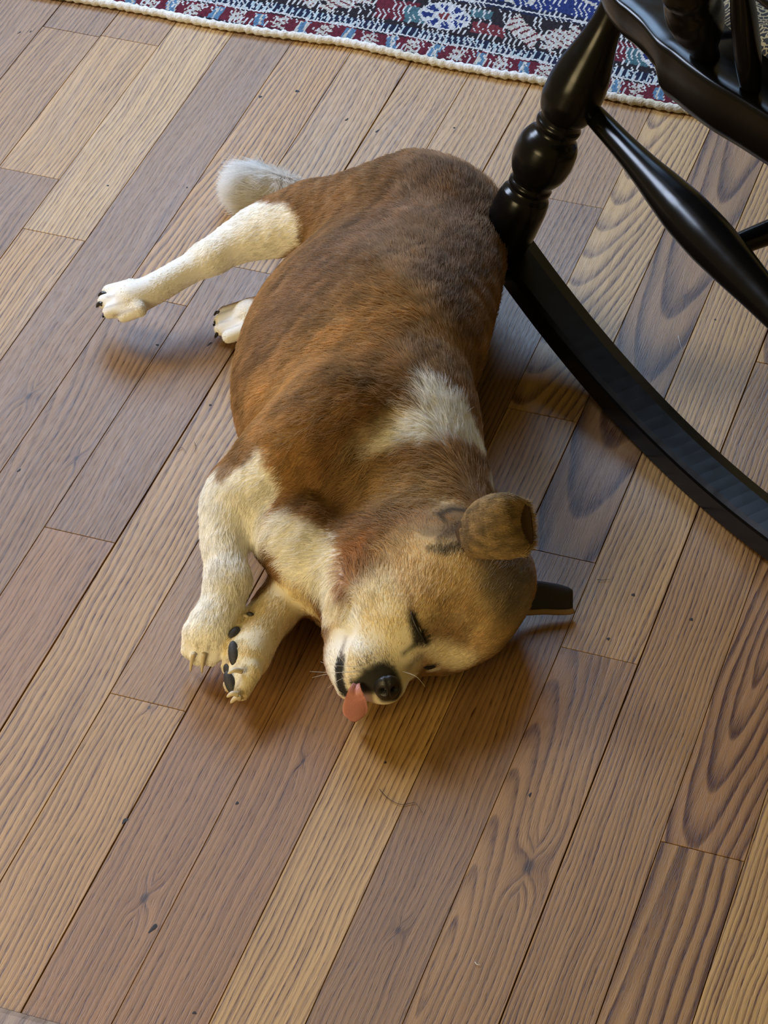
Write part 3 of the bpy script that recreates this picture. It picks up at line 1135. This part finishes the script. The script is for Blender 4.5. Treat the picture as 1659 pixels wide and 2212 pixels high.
    patch(BROWN, 8, (886, 1300, 4), (888, 1325, 5), amp=5, amount=.6)
    patch(BLACK, 4, (918, 1442, 4), (938, 1439, 3), amp=1, amount=.9)
    # creases at the root of the near ear, their shade painted into the coat
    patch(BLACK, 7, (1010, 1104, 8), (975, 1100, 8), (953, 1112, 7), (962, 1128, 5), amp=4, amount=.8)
    patch(TAN, 8, (960, 1085, 6), (1000, 1085, 6), amp=5, amount=.6)
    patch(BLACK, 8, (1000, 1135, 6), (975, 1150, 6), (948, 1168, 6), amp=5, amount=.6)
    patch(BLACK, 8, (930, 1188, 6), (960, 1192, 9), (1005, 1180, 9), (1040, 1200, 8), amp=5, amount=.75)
    patch(UMBER, 14, (925, 1150, 12), (985, 1150, 14), amp=8, amount=.6)


make_coat()


def coat_at(p):
    n1 = vnoise(p, 60, 1) * .6 + vnoise(p, 150, 2) * .4
    n2 = vnoise(p, 24, 3)
    c = RUST[None] * (1 + .10 * n2[:, None]) * np.ones((len(p), 1))
    for colr, soft, chain, amp, amount in COAT:
        d = chain_dist(p, chain) + n1 * amp
        w = np.clip(.5 - d / (2 * soft), 0, 1)
        w = (w * w * (3 - 2 * w) * amount)[:, None]
        c = c * (1 - w) + colr[None] * w
    return c


bc = coat_at(BV)
bc = bc * np.where(bc.mean(1, keepdims=True) > .4, .9, .70)      # body colour darkened so gaps in the hair read as fur shadow
at = BODY.attributes.new('coat', 'FLOAT_COLOR', 'POINT')
at.data.foreach_set('color', np.concatenate([bc, np.ones((len(bc), 1))], 1).astype(np.float32).ravel())
t = NT('dog_skin')
t.set(Base_Color=t.attr('coat', 'GEOMETRY')[0], Roughness=.8, Specular_IOR_Level=.2)
SKIN = t.m
t = NT('dog_fur')
t.set(Base_Color=t.attr('coat', 'GEOMETRY')[0], Roughness=.55, Specular_IOR_Level=.35)
_tr = t.n('ShaderNodeBsdfTranslucent')
t.put(_tr.inputs['Color'], t.attr('coat', 'GEOMETRY')[0])
_mx = t.n('ShaderNodeMixShader')
_mx.inputs[0].default_value = .35
t.t.links.new(t.b.outputs[0], _mx.inputs[1])
t.t.links.new(_tr.outputs[0], _mx.inputs[2])
t.t.links.new(_mx.outputs[0], t.t.nodes['Material Output'].inputs['Surface'])
FUR = t.m

DOG = tag(empty('dog', P(800, 900, 0)), 'tan and white dog asleep on its side on the oak floor with tongue out', 'dog')
body = link('body', BODY, SKIN, DOG)

# ------------------------------------------------------------------ fur: hair lying along the coat
FLOW = []


def flow(x, y, x2, y2):
    a, b = S(x, y), S(x2, y2)
    d = b - a
    FLOW.append((a, d / (np.linalg.norm(d) + 1e-9)))


for q in [(950, 430, 900, 350), (1050, 480, 1060, 400), (900, 560, 860, 480), (780, 600, 710, 590), (680, 640, 610, 650), (1000, 640, 1005, 560), (850, 690, 790, 690),
          (700, 740, 620, 765), (600, 780, 540, 815), (930, 760, 900, 690), (640, 860, 570, 895), (760, 840, 680, 870), (860, 860, 810, 850), (990, 850, 965, 770), (940, 840, 905, 790),
          (560, 930, 520, 960), (1000, 950, 975, 870), (900, 970, 830, 990), (780, 1010, 710, 1050), (960, 1050, 910, 1050), (1040, 1040, 1020, 970), (850, 1070, 780, 1090),
          (700, 960, 640, 1000), (640, 1010, 590, 1040), (550, 1010, 500, 1040), (500, 1090, 480, 1150), (480, 1180, 482, 1250), (470, 1290, 455, 1350), (450, 1370, 440, 1410),
          (640, 1130, 590, 1160), (660, 1200, 600, 1210), (700, 1260, 690, 1310), (620, 1300, 580, 1350), (560, 1370, 530, 1420), (530, 1430, 510, 1480),
          (760, 440, 690, 460), (660, 470, 600, 490), (560, 520, 500, 540), (440, 560, 390, 590), (360, 610, 310, 630), (280, 640, 235, 660), (520, 690, 480, 700),
          (880, 1350, 900, 1260), (920, 1300, 960, 1220), (850, 1280, 850, 1200), (800, 1340, 780, 1260), (780, 1250, 770, 1170), (1000, 1320, 1060, 1260), (980, 1240, 1000, 1180),
          (1080, 1280, 1120, 1230), (840, 1430, 800, 1380), (780, 1430, 750, 1380), (740, 1400, 730, 1340), (870, 1420, 890, 1380), (940, 1410, 980, 1390), (900, 1160, 860, 1110),
          (740, 1290, 735, 1340), (820, 1140, 760, 1140)]:
    flow(*q)
FA = np.array([f[0] for f in FLOW])
FD = np.array([f[1] for f in FLOW])


def flow_at(p):
    out = np.zeros_like(p)
    w0 = np.zeros(len(p))
    for a, d in zip(FA, FD):
        w = 1.0 / (((p - a) ** 2).sum(1) + 2e-4) ** 2
        out += w[:, None] * d
        w0 += w
    return out / w0[:, None]


LEN = []
for x, y, L in [(950, 430, 11), (800, 560, 10), (1080, 480, 20), (700, 700, 11), (880, 700, 15), (760, 800, 15), (620, 850, 12), (900, 840, 17), (980, 890, 17), (920, 910, 16), (1010, 940, 14), (840, 950, 20),
                (760, 1000, 26), (960, 1020, 22), (880, 1080, 20), (620, 1010, 11), (560, 1000, 9), (500, 1080, 11), (480, 1200, 11), (470, 1300, 11), (440, 1370, 6), (430, 1410, 4),
                (620, 1140, 14), (660, 1200, 14), (700, 1240, 13), (710, 1290, 13), (610, 1300, 9), (550, 1380, 5), (520, 1450, 4), (700, 460, 10), (600, 500, 9), (480, 550, 7), (360, 610, 5), (300, 640, 4), (270, 645, 3.4), (235, 655, 3),
                (510, 690, 3.5), (480, 705, 3), (930, 1260, 9), (1040, 1260, 8), (800, 1200, 14), (780, 1300, 10), (850, 1360, 7), (840, 1430, 5), (800, 1410, 5.5), (745, 1400, 5), (720, 1440, 5), (900, 1380, 6), (960, 1400, 7), (880, 1420, 4), (900, 1360, 3.5), (880, 1402, 3.5),
                (1100, 1240, 9), (965, 1110, 4), (960, 1160, 5), (940, 1190, 5), (730, 1240, 16), (600, 900, 12), (820, 1480, 1.5), (845, 1500, 1.0)]:
    LEN.append((S(x, y), L / 1000))


def len_at(p):
    out = np.zeros(len(p))
    w0 = np.zeros(len(p))
    for a, L in LEN:
        w = 1.0 / (((p - a) ** 2).sum(1) + 1e-4) ** 2
        out += w * L
        w0 += w
    return out / w0


def hair(name, root, normal, tang, length, color, parent, lift=.35, rad=.00016, clump=.35, nseg=5):
    n = len(root)
    nz = vnoise(root, 120, 5)
    nz2 = vnoise(root, 260, 8)
    side = np.cross(normal, tang)
    side /= np.linalg.norm(side, axis=1)[:, None] + 1e-9
    ang = (nz * .55 + nz2 * .3) * clump * 2 * np.clip(length / .015, .15, 1.2) + rng.normal(size=n) * .16
    t_ = tang * np.cos(ang)[:, None] + side * np.sin(ang)[:, None]
    lf = lift * (1 + .5 * vnoise(root, 90, 9) + .3 * rng.normal(size=n))
    lf = np.clip(lf, .06, 1.4)
    s = np.linspace(0, 1, nseg)
    L = length * (.75 + .5 * rng.random(n))
    curl = rng.normal(size=n) * .10
    pos = np.zeros((n, nseg, 3), np.float32)
    for i, q in enumerate(s):
        pos[:, i] = root - normal * .0008 + t_ * (L * q)[:, None] + normal * (L * lf * (q - .55 * q * q))[:, None] + side * (L * curl * q * q)[:, None]
    pos[:, :, 2] = np.maximum(pos[:, :, 2], .0006)
    hc = bpy.data.hair_curves.new(name)
    hc.add_curves([nseg] * n)
    hc.attributes['position'].data.foreach_set('vector', pos.ravel())
    ra = hc.attributes.get('radius') or hc.attributes.new('radius', 'FLOAT', 'POINT')
    prof = np.array([1, 1, .9, .65, .25])[:nseg] * rad
    ra.data.foreach_set('value', np.tile(prof, n).astype(np.float32))
    ca = hc.attributes.new('coat', 'FLOAT_COLOR', 'CURVE')
    ca.data.foreach_set('color', np.concatenate([color, np.ones((n, 1))], 1).astype(np.float32).ravel())
    hc.materials.append(FUR)
    o = bpy.data.objects.new(name, hc)
    COL.objects.link(o)
    o.parent = parent
    o.matrix_parent_inverse = parent_world(parent).inverted()
    o['kind'] = 'stuff'
    return o


def scatter(V, F, n, wfn=None):
    """random points on quads, evenly by area"""
    a, b, c, d = (V[F[:, k]] for k in range(4))
    nr = np.cross(c - a, d - b)
    ar = np.linalg.norm(nr, axis=1)
    nr /= ar[:, None] + 1e-12
    if wfn is not None:
        ar = ar * wfn((a + c) / 2) * ((a[:, 2] + c[:, 2]) > .012)
    pick = rng.choice(len(F), n, p=ar / ar.sum())
    u, v = rng.random((2, n, 1))
    pt = a[pick] * (1 - u) * (1 - v) + b[pick] * u * (1 - v) + c[pick] * u * v + d[pick] * (1 - u) * v
    return pt, pick


# vertex normals
fn = np.cross(BV[BF[:, 2]] - BV[BF[:, 0]], BV[BF[:, 3]] - BV[BF[:, 1]])
VN = np.zeros_like(BV)
for k in range(4):
    np.add.at(VN, BF[:, k], fn)
VN /= np.linalg.norm(VN, axis=1)[:, None] + 1e-12

pt, pk = scatter(BV, BF, 520000, lambda c: np.clip((.009 / len_at(c)) ** 1.3, .45, 4))
nr = VN[BF[pk]].mean(1)
nr /= np.linalg.norm(nr, axis=1)[:, None] + 1e-12
keep = (pt[:, 2] > .004) & (nr[:, 2] > -.75)
# no hair on the nose leather and the lips
NOSE_C = S(840, 1492)
keep &= np.linalg.norm(pt - NOSE_C, axis=1) > 30 * PX
pt, nr = pt[keep], nr[keep]
tg = flow_at(pt)
tg -= nr * (tg * nr).sum(1)[:, None]
tg /= np.linalg.norm(tg, axis=1)[:, None] + 1e-9
ln = len_at(pt)
_a = P(760, 640, .1) - P(560, 790, .1)
_a /= np.linalg.norm(_a)
_b = np.cross(_a, np.array([0, 0, 1.0]))
_b /= np.linalg.norm(_b)
_q = np.stack([pt @ _a * 22, pt @ _b * 150, pt[:, 2] * 60], 1)
_st = vnoise(_q, 1.0, 31) * .6 + vnoise(_q, 2.3, 37) * .4
_cc0 = coat_at(pt)
_pale = np.clip((_cc0.mean(1, keepdims=True) - .25) / .3, 0, 1)
cc = _cc0 * (.78 + .46 * rng.random((len(pt), 1))) * (1.04 + _st[:, None] * (.62 - .5 * _pale))
fur = hair('fur', pt, nr, tg, ln, cc, body, lift=.30, rad=.00019)

# ------------------------------------------------------------------ parts of the dog
def skinpart(name, V, F, color, parent, rough=.8, spec=.2, bumpy=None):
    me = mesh(name, V, F)
    t = NT(name + '_surface')
    t.set(Base_Color=(*color, 1), Roughness=rough, Specular_IOR_Level=spec)
    if bumpy:
        t.bump(t.noise(t.n('ShaderNodeTexCoord').outputs['Object'], bumpy[0], 3), bumpy[1], .8)
    return link(name, me, t.m, parent)


def pix_axes(p):
    """metres in the image-right, image-down and towards-the-eye directions at a point"""
    return CAM_R[:, 0], -CAM_R[:, 1], CAM_R[:, 2]


def sub_fur(parent, V, F, n, length, colfn, tangfn, lift, rad, clump=.35):
    V = np.array(V)
    F = np.array(F)
    pt, pk = scatter(V, F, n)
    q = V[F[pk]]
    nr = np.cross(q[:, 2] - q[:, 0], q[:, 3] - q[:, 1])
    nr /= np.linalg.norm(nr, axis=1)[:, None] + 1e-12
    tg = tangfn(pt)
    tg = tg - nr * (tg * nr).sum(1)[:, None]
    tg /= np.linalg.norm(tg, axis=1)[:, None] + 1e-9
    return hair('fur', pt, nr, tg, length(pt), colfn(pt), parent, lift=lift, rad=rad, clump=clump)


def grid_faces(nu, nv, wrap=False):
    fs = []
    for j in range(nv - 1):
        for i in range(nu if wrap else nu - 1):
            i2 = (i + 1) % nu
            fs.append((j * nu + i, j * nu + i2, (j + 1) * nu + i2, (j + 1) * nu + i))
    return fs


def ear_shell(name, rings, colr, parent):
    """cupped ear: rings of points from base to rim; given a thickness"""
    nu = len(rings[0])
    V = [p for r in rings for p in r]
    F = grid_faces(nu, len(rings))
    me = mesh(name, V, F)
    bm = bmesh.new()
    bm.from_mesh(me)
    bmesh.ops.recalc_face_normals(bm, faces=bm.faces)
    bm.to_mesh(me)
    bm.free()
    t = NT(name + '_skin')
    t.set(Base_Color=(*colr, 1), Roughness=.8, Specular_IOR_Level=.2)
    o = link(name, me, t.m, parent)
    md = o.modifiers.new('thickness', 'SOLIDIFY')
    md.thickness = .0022
    md.offset = -1
    return o, V, F


def near_ear():
    R_, D_, E_ = pix_axes(None)
    base = S(962, 1172)
    z0 = base[2]
    rings = []
    nu = 17
    # (centre px, centre py, half width along the fold px, depth px, height above the skull)
    st = [(985, 1166, 18, 10, -.006), (1004, 1158, 38, 18, .004), (1030, 1146, 54, 26, .013), (1062, 1139, 62, 30, .019), (1096, 1136, 64, 28, .021), (1124, 1134, 56, 22, .020), (1141, 1131, 44, 18, .018)]
    ax = np.array([0.97, -0.22])
    st = spline(st, 22)
    nu = 40
    for k, (x, y, w, dp, dz) in enumerate(st):
        c = P(x, y, z0 + dz)
        f = k / (len(st) - 1)
        ring = []
        for i in range(nu):
            a = 2 * math.pi * i / nu
            cx_, sx_ = math.cos(a), math.sin(a)
            slide = -20 * f ** 2 * max(0, sx_) ** 1.5 + 7 * f ** 2 * max(0, -sx_)
            p = c + (D_ * (-cx_ * w) + R_ * (-cx_ * w * .12 + slide)) * PX + E_ * (sx_ * dp * PX * (1 if sx_ > 0 else .45))
            ring.append(p)
        ring.append(ring[0].copy())
        rings.append(ring)
    o, V, F = ear_shell('ear', rings, (.07, .04, .02), body)  # shell colour darkened to stand in for shade inside the cup
    tip = P(1140, 1130, z0 + .02) - base
    tip = tip / np.linalg.norm(tip)

    def colr(p):
        n = (vnoise(p, 170, 4) + .5 * vnoise(p, 420, 6))[:, None]
        q = np.clip(((p - base) @ tip) / (170 * PX), 0, 1)[:, None]
        c = np.array((.25, .165, .08)) * (1 - q) + np.array((.44, .31, .15)) * q
        return c * (1 + .5 * n) * (.75 + .5 * rng.random((len(p), 1)))
    V = np.array(V)
    F = np.array(F)
    fn_ = np.cross(V[F[:, 2]] - V[F[:, 0]], V[F[:, 3]] - V[F[:, 1]])
    if (fn_ @ E_).mean() < 0:
        F = F[:, ::-1]
    vis = ((V[F].mean(1) - np.array([P(x, y, z0 + dz) for x, y, w, dp, dz in st]).mean(0)) @ E_) > -.004
    F = F[vis]
    sub_fur(o, V, F, 20000, lambda p: np.full(len(p), .007), colr, lambda p: np.tile(tip + .25 * D_, (len(p), 1)), .28, .00018, .6)
    # tuft at the root of the ear
    return o


near_ear()


def far_ear():
    R_, D_, E_ = pix_axes(None)
    nu = 9
    rings = []
    for (x, y, w, z) in ((1105, 1290, 40, .026), (1140, 1290, 40, .022), (1175, 1291, 37, .019), (1205, 1294, 35, .017), (1228, 1297, 31, .015), (1237, 1299, 26, .013)):
        c = P(x, y, z)
        ring = []
        for i in range(nu):
            f = i / (nu - 1) * 2 - 1
            ring.append(c + np.array(D_) * (f * w * PX) * .9 + np.array([0, 0, 1]) * (.006 * (1 - f * f) + (.004 if f > .6 else 0)))
        rings.append(ring)
    for r in rings:
        for p in r:
            p[2] = max(p[2], .003)
    o, V, F = ear_shell('ear', rings, (.040, .036, .038), body)
    o['label'] = 'dark ear flat on the floor'
    rim = [r[-1] for r in rings]
    tube('ear_rim', spline([p + np.array([0, 0, -.001]) for p in rim], 16), .0032, plain('ear_rim_tan', (.30, .19, .09), .8), o, 8)
    return o


far_ear()


def nose():
    c = S(838, 1493)
    R_, D_, E_ = pix_axes(None)
    nu, nv = 40, 26
    fwd = (D_ * .80 + E_ * .45 + R_ * .18)
    fwd /= np.linalg.norm(fwd)
    acr = R_ - fwd * (R_ @ fwd)
    acr /= np.linalg.norm(acr)
    up = np.cross(acr, fwd)
    o0 = c - fwd * .0055
    V = []
    for j in range(nv):
        a = math.pi * j / (nv - 1)
        for i in range(nu):
            b = 2 * math.pi * i / nu
            x, y, z = math.sin(a) * math.cos(b), math.sin(a) * math.sin(b), math.cos(a)
            dent = 0
            for sx in (-1, 1):
                # comma shaped nostrils
                q = math.hypot((x - sx * .46) / .27, (y + .42 - .3 * sx * (x - sx * .46)) / .20)
                dent = max(dent, math.exp(-q ** 4) * .62)
            gr = math.exp(-(x / .06) ** 2) * .08 * (1 if y < .1 else 0)
            r = 1 - dent - gr
            z2 = z if z > 0 else z * .6
            V.append(o0 + acr * (x * .0130 * r) + up * (y * .0185 * (1.1 if y > 0 else 1) * r) + fwd * (z2 * .0125 * r))
    F = grid_faces(nu, nv, True)
    return skinpart('nose', V, F, (.011, .010, .010), body, .34, .5, (900, .0006))


nose()


def tongue():
    R_, D_, E_ = pix_axes(None)
    rows = [(770, 1480, 8, .062), (767, 1492, 13, .061), (767, 1508, 20, .056), (767, 1526, 26, .042), (767, 1540, 27, .028), (766, 1550, 22, .018), (765, 1557, 12, .011)]
    rows = spline(rows, 16)
    nu = 11
    V = []
    for side in (0, 1):
        for (x, y, w, z) in rows:
            for i in range(nu):
                f = i / (nu - 1) * 2 - 1
                p = P(x + f * w, y, z)
                p = p + np.array([0, 0, 1]) * (.0035 * abs(f) ** 2 * .8 + (.0020 * (1 - f * f) ** .5 if side else -.0020 * (1 - f * f) ** .5) - .0012 * math.exp(-(f / .15) ** 2) * side)
                V.append(p)
    n = nu * len(rows)
    F = grid_faces(nu, len(rows))
    F = [f[::-1] for f in F] + [tuple(n + i for i in f) for f in F]
    last = (len(rows) - 1) * nu
    for i in range(nu - 1):
        F.append((i, i + 1, n + i + 1, n + i))
        F.append((last + i + 1, last + i, n + last + i, n + last + i + 1))
    for j in range(len(rows) - 1):
        F.append(((j + 1) * nu, j * nu, n + j * nu, n + (j + 1) * nu))
        F.append((j * nu + nu - 1, (j + 1) * nu + nu - 1, n + (j + 1) * nu + nu - 1, n + j * nu + nu - 1))
    o = skinpart('tongue', V, F, (.55, .235, .21), body, .40, .4, (700, .0005))
    o['label'] = 'pink tongue tip'
    return o


tongue()

LIDM = plain('eyelid_black', (.012, .010, .009), .45)
tube('eye_glint', spline([S(904, 1354, .0012), S(907, 1361, .0014), S(909, 1367, .0011)], 6), [.0002, .0004, .0005, .0005, .0004, .0002], plain('glint_pale', (.45, .40, .30), .3), body, 6)  # pale sliver standing in for the glint at the closed eye
tube('eyelid', spline([S(888, 1322, .0006), S(893, 1340, .0012), S(901, 1358, .0014), S(910, 1374, .0012), S(919, 1390, .0006)], 14), [.0005, .0008, .001, .0012, .0013, .0013, .0013, .0013, .0013, .0012, .0011, .0009, .0007, .0004], LIDM, body, 8)
tube('eyelid', spline([S(915, 1441, .001), S(927, 1441, .0012), S(940, 1438, .001)], 8), [.0006, .0012, .0016, .0017, .0016, .0014, .001, .0006], LIDM, body, 8)

# whiskers
for (x, y, dx, dy) in ((775, 1440, -75, -10), (768, 1450, -85, 12), (775, 1458, -60, 25), (785, 1445, -50, -28), (868, 1450, 46, 30), (780, 1452, -100, -2)):
    a = S(x, y)
    R_, D_, E_ = pix_axes(None)
    b = a + (R_ * dx * .6 + D_ * dy * .3) * PX + E_ * .010
    c = a + (R_ * dx + D_ * dy) * PX + E_ * .006
    tube('whisker', spline([a, b, c], 10), [.00022 - .000017 * i for i in range(10)], plain('whisker_white', (.75, .73, .68), .5), body, 5)

# claws
CLAW_D = plain('claw_dark', (.018, .015, .014), .35)
CLAW_C = plain('claw_pale', (.62, .53, .37), .45)


def claw(x0, y0, x1, y1, z0, z1, r, dark):
    a, c = P(x0, y0, z0), P(x1, y1, z1)
    b = (a + c) / 2 + np.array([0, 0, .003])
    pts = spline([a, b, c], 8)
    o = tube('claw', pts, [r * PX * k for k in (1, 1, .98, .93, .85, .72, .52, .2)], CLAW_D if dark else CLAW_C, body, 10)
    if not dark:
        o['label'] = 'pale cream claw'
    return o


for q in ((228, 636, 212, 640, .042, .036, 5, 1), (222, 657, 208, 664, .042, .034, 6, 1), (234, 676, 222, 686, .040, .032, 6, 1), (268, 684, 256, 694, .038, .032, 5, 1),
          (476, 690, 461, 704, .020, .010, 6, 1), (480, 714, 464, 730, .018, .008, 6, 1), (474, 676, 462, 682, .020, .014, 4, 1),
          (408, 1400, 396, 1418, .030, .012, 6, 1), (418, 1412, 411, 1452, .038, .012, 4.6, 0), (440, 1412, 436, 1454, .040, .014, 4.6, 0), (466, 1410, 460, 1442, .036, .016, 4.2, 0),
          (522, 1450, 492, 1455, .048, .050, 6, 0), (514, 1500, 490, 1506, .036, .034, 6, 0), (520, 1506, 498, 1519, .030, .024, 6, 0), (542, 1338, 516, 1332, .052, .054, 4.5, 0)):
    claw(*q)

# pads of the lower front paw, turned to the side
PADM = NT('paw_leather')
PADM.bump(PADM.noise(PADM.n('ShaderNodeTexCoord').outputs['Object'], 900, 3), .0006, .8)
PADM.set(Base_Color=(.030, .028, .030, 1), Roughness=.6)


def pad(x, y, a, b, rot):
    c, n = S(x, y), SN(x, y)
    R_, D_, E_ = pix_axes(None)
    n = n + E_ * .5
    n /= np.linalg.norm(n)
    d = R_ * math.cos(rot) + D_ * math.sin(rot)
    u = d - n * (d @ n)
    u /= np.linalg.norm(u)
    v = np.cross(n, u)
    V = []
    for j in range(9):
        q = math.pi / 2 * j / 8
        for i in range(20):
            w = 2 * math.pi * i / 20
            V.append(c + (u * math.cos(w) * a + v * math.sin(w) * b) * math.cos(q) * PX + n * (math.sin(q) * .0045 - .001))
    F = grid_faces(20, 9, True)
    return link('paw_pad', mesh('paw_pad', V, F), PADM.m, body)


for q in ((505, 1367, 17, 10, -.9), (504, 1412, 27, 12, 1.35), (492, 1448, 14, 11, 1.2), (497, 1476, 26, 12, 1.15), (541, 1328, 9, 6, .6)):
    pad(*q)


# tail: a short bushy brush lying behind the thigh
def tail():
    rows = [(655, 412, .036, 14), (632, 406, .036, 18), (600, 402, .034, 24), (570, 402, .032, 32), (545, 404, .030, 34), (530, 406, .028, 18)]
    rows = spline(rows, 18)
    nu = 16
    V = []
    for j, (x, y, z, r) in enumerate(rows):
        c = P(x, y, z)
        n_ = rows[min(j + 1, len(rows) - 1)]
        p_ = rows[max(j - 1, 0)]
        _, u, v = frame_of(P(n_[0], n_[1], n_[2]) - P(p_[0], p_[1], p_[2]))
        for i in range(nu):
            a = 2 * math.pi * i / nu
            p = c + (u * math.cos(a) + v * math.sin(a)) * r * PX
            p[2] = max(p[2], .003)
            V.append(p)
    F = grid_faces(nu, len(rows), True)
    o = skinpart('tail', V, F, (.80, .79, .76), DOG)
    o['label'] = 'bushy white tail'
    V = np.array(V)
    F = np.array(F)
    c0 = V.mean(0)
    fn_ = np.cross(V[F[:, 2]] - V[F[:, 0]], V[F[:, 3]] - V[F[:, 1]])
    if ((V[F].mean(1) - c0) * fn_).sum() < 0:
        F = F[:, ::-1]
    ax = P(500, 410, .03) - P(640, 400, .04)
    ax /= np.linalg.norm(ax)
    root_ = P(640, 400, .04)

    def colr(p):
        q = np.clip(((p - root_) @ ax) / (60 * PX), 0, 1)[:, None]
        return (np.array((.80, .74, .66)) * (1 - q) + np.array((.96, .96, .95)) * q) * (.8 + .4 * rng.random((len(p), 1)))

    def tang(p):
        R_, D_, E_ = pix_axes(None)
        f = (p - P(575, 404, .03))
        return ax[None] * .7 + f * 30
    sub_fur(o, V, F, 20000, lambda p: .013 + .020 * np.clip(((p - root_) @ ax) / (100 * PX), 0, 1), colr, tang, .55, .00017, .5)


tail()


# ------------------------------------------------------------------ shed hairs lying on the boards
def stray(label, pts, color, r=.0004):
    p3 = spline([P(x, y, .0012) for x, y in pts], 24)
    o = tube('shed_hair', p3, [r * (1 - .6 * i / 23) for i in range(24)], plain('shed_hair', color, .6), None, 5)
    tag(o, label, 'hair')


stray('dark curled shed hair on the floor below the muzzle', [(820, 1705), (838, 1724), (866, 1738), (895, 1734), (905, 1744), (913, 1757)], (.05, .03, .02))
stray('short dark hooked hair on the floor left of the shoulder', [(384, 972), (392, 967), (399, 972), (401, 978)], (.06, .04, .03), .0003)
stray('short dark straight hair on the floor beside the foreleg', [(420, 955), (423, 965), (421, 976)], (.06, .04, .03), .0003)
stray('fine white hair on the floor inside the rocker', [(1465, 725), (1469, 742), (1474, 760)], (.7, .68, .62), .0003)
stray('tiny white lint thread near the lower edge of the floor', [(1026, 2078), (1031, 2084), (1038, 2083)], (.7, .68, .62), .0004)
stray('short dark hair on the pale board right of the far ear', [(1290, 1252), (1302, 1253), (1318, 1251)], (.05, .03, .02), .0004)
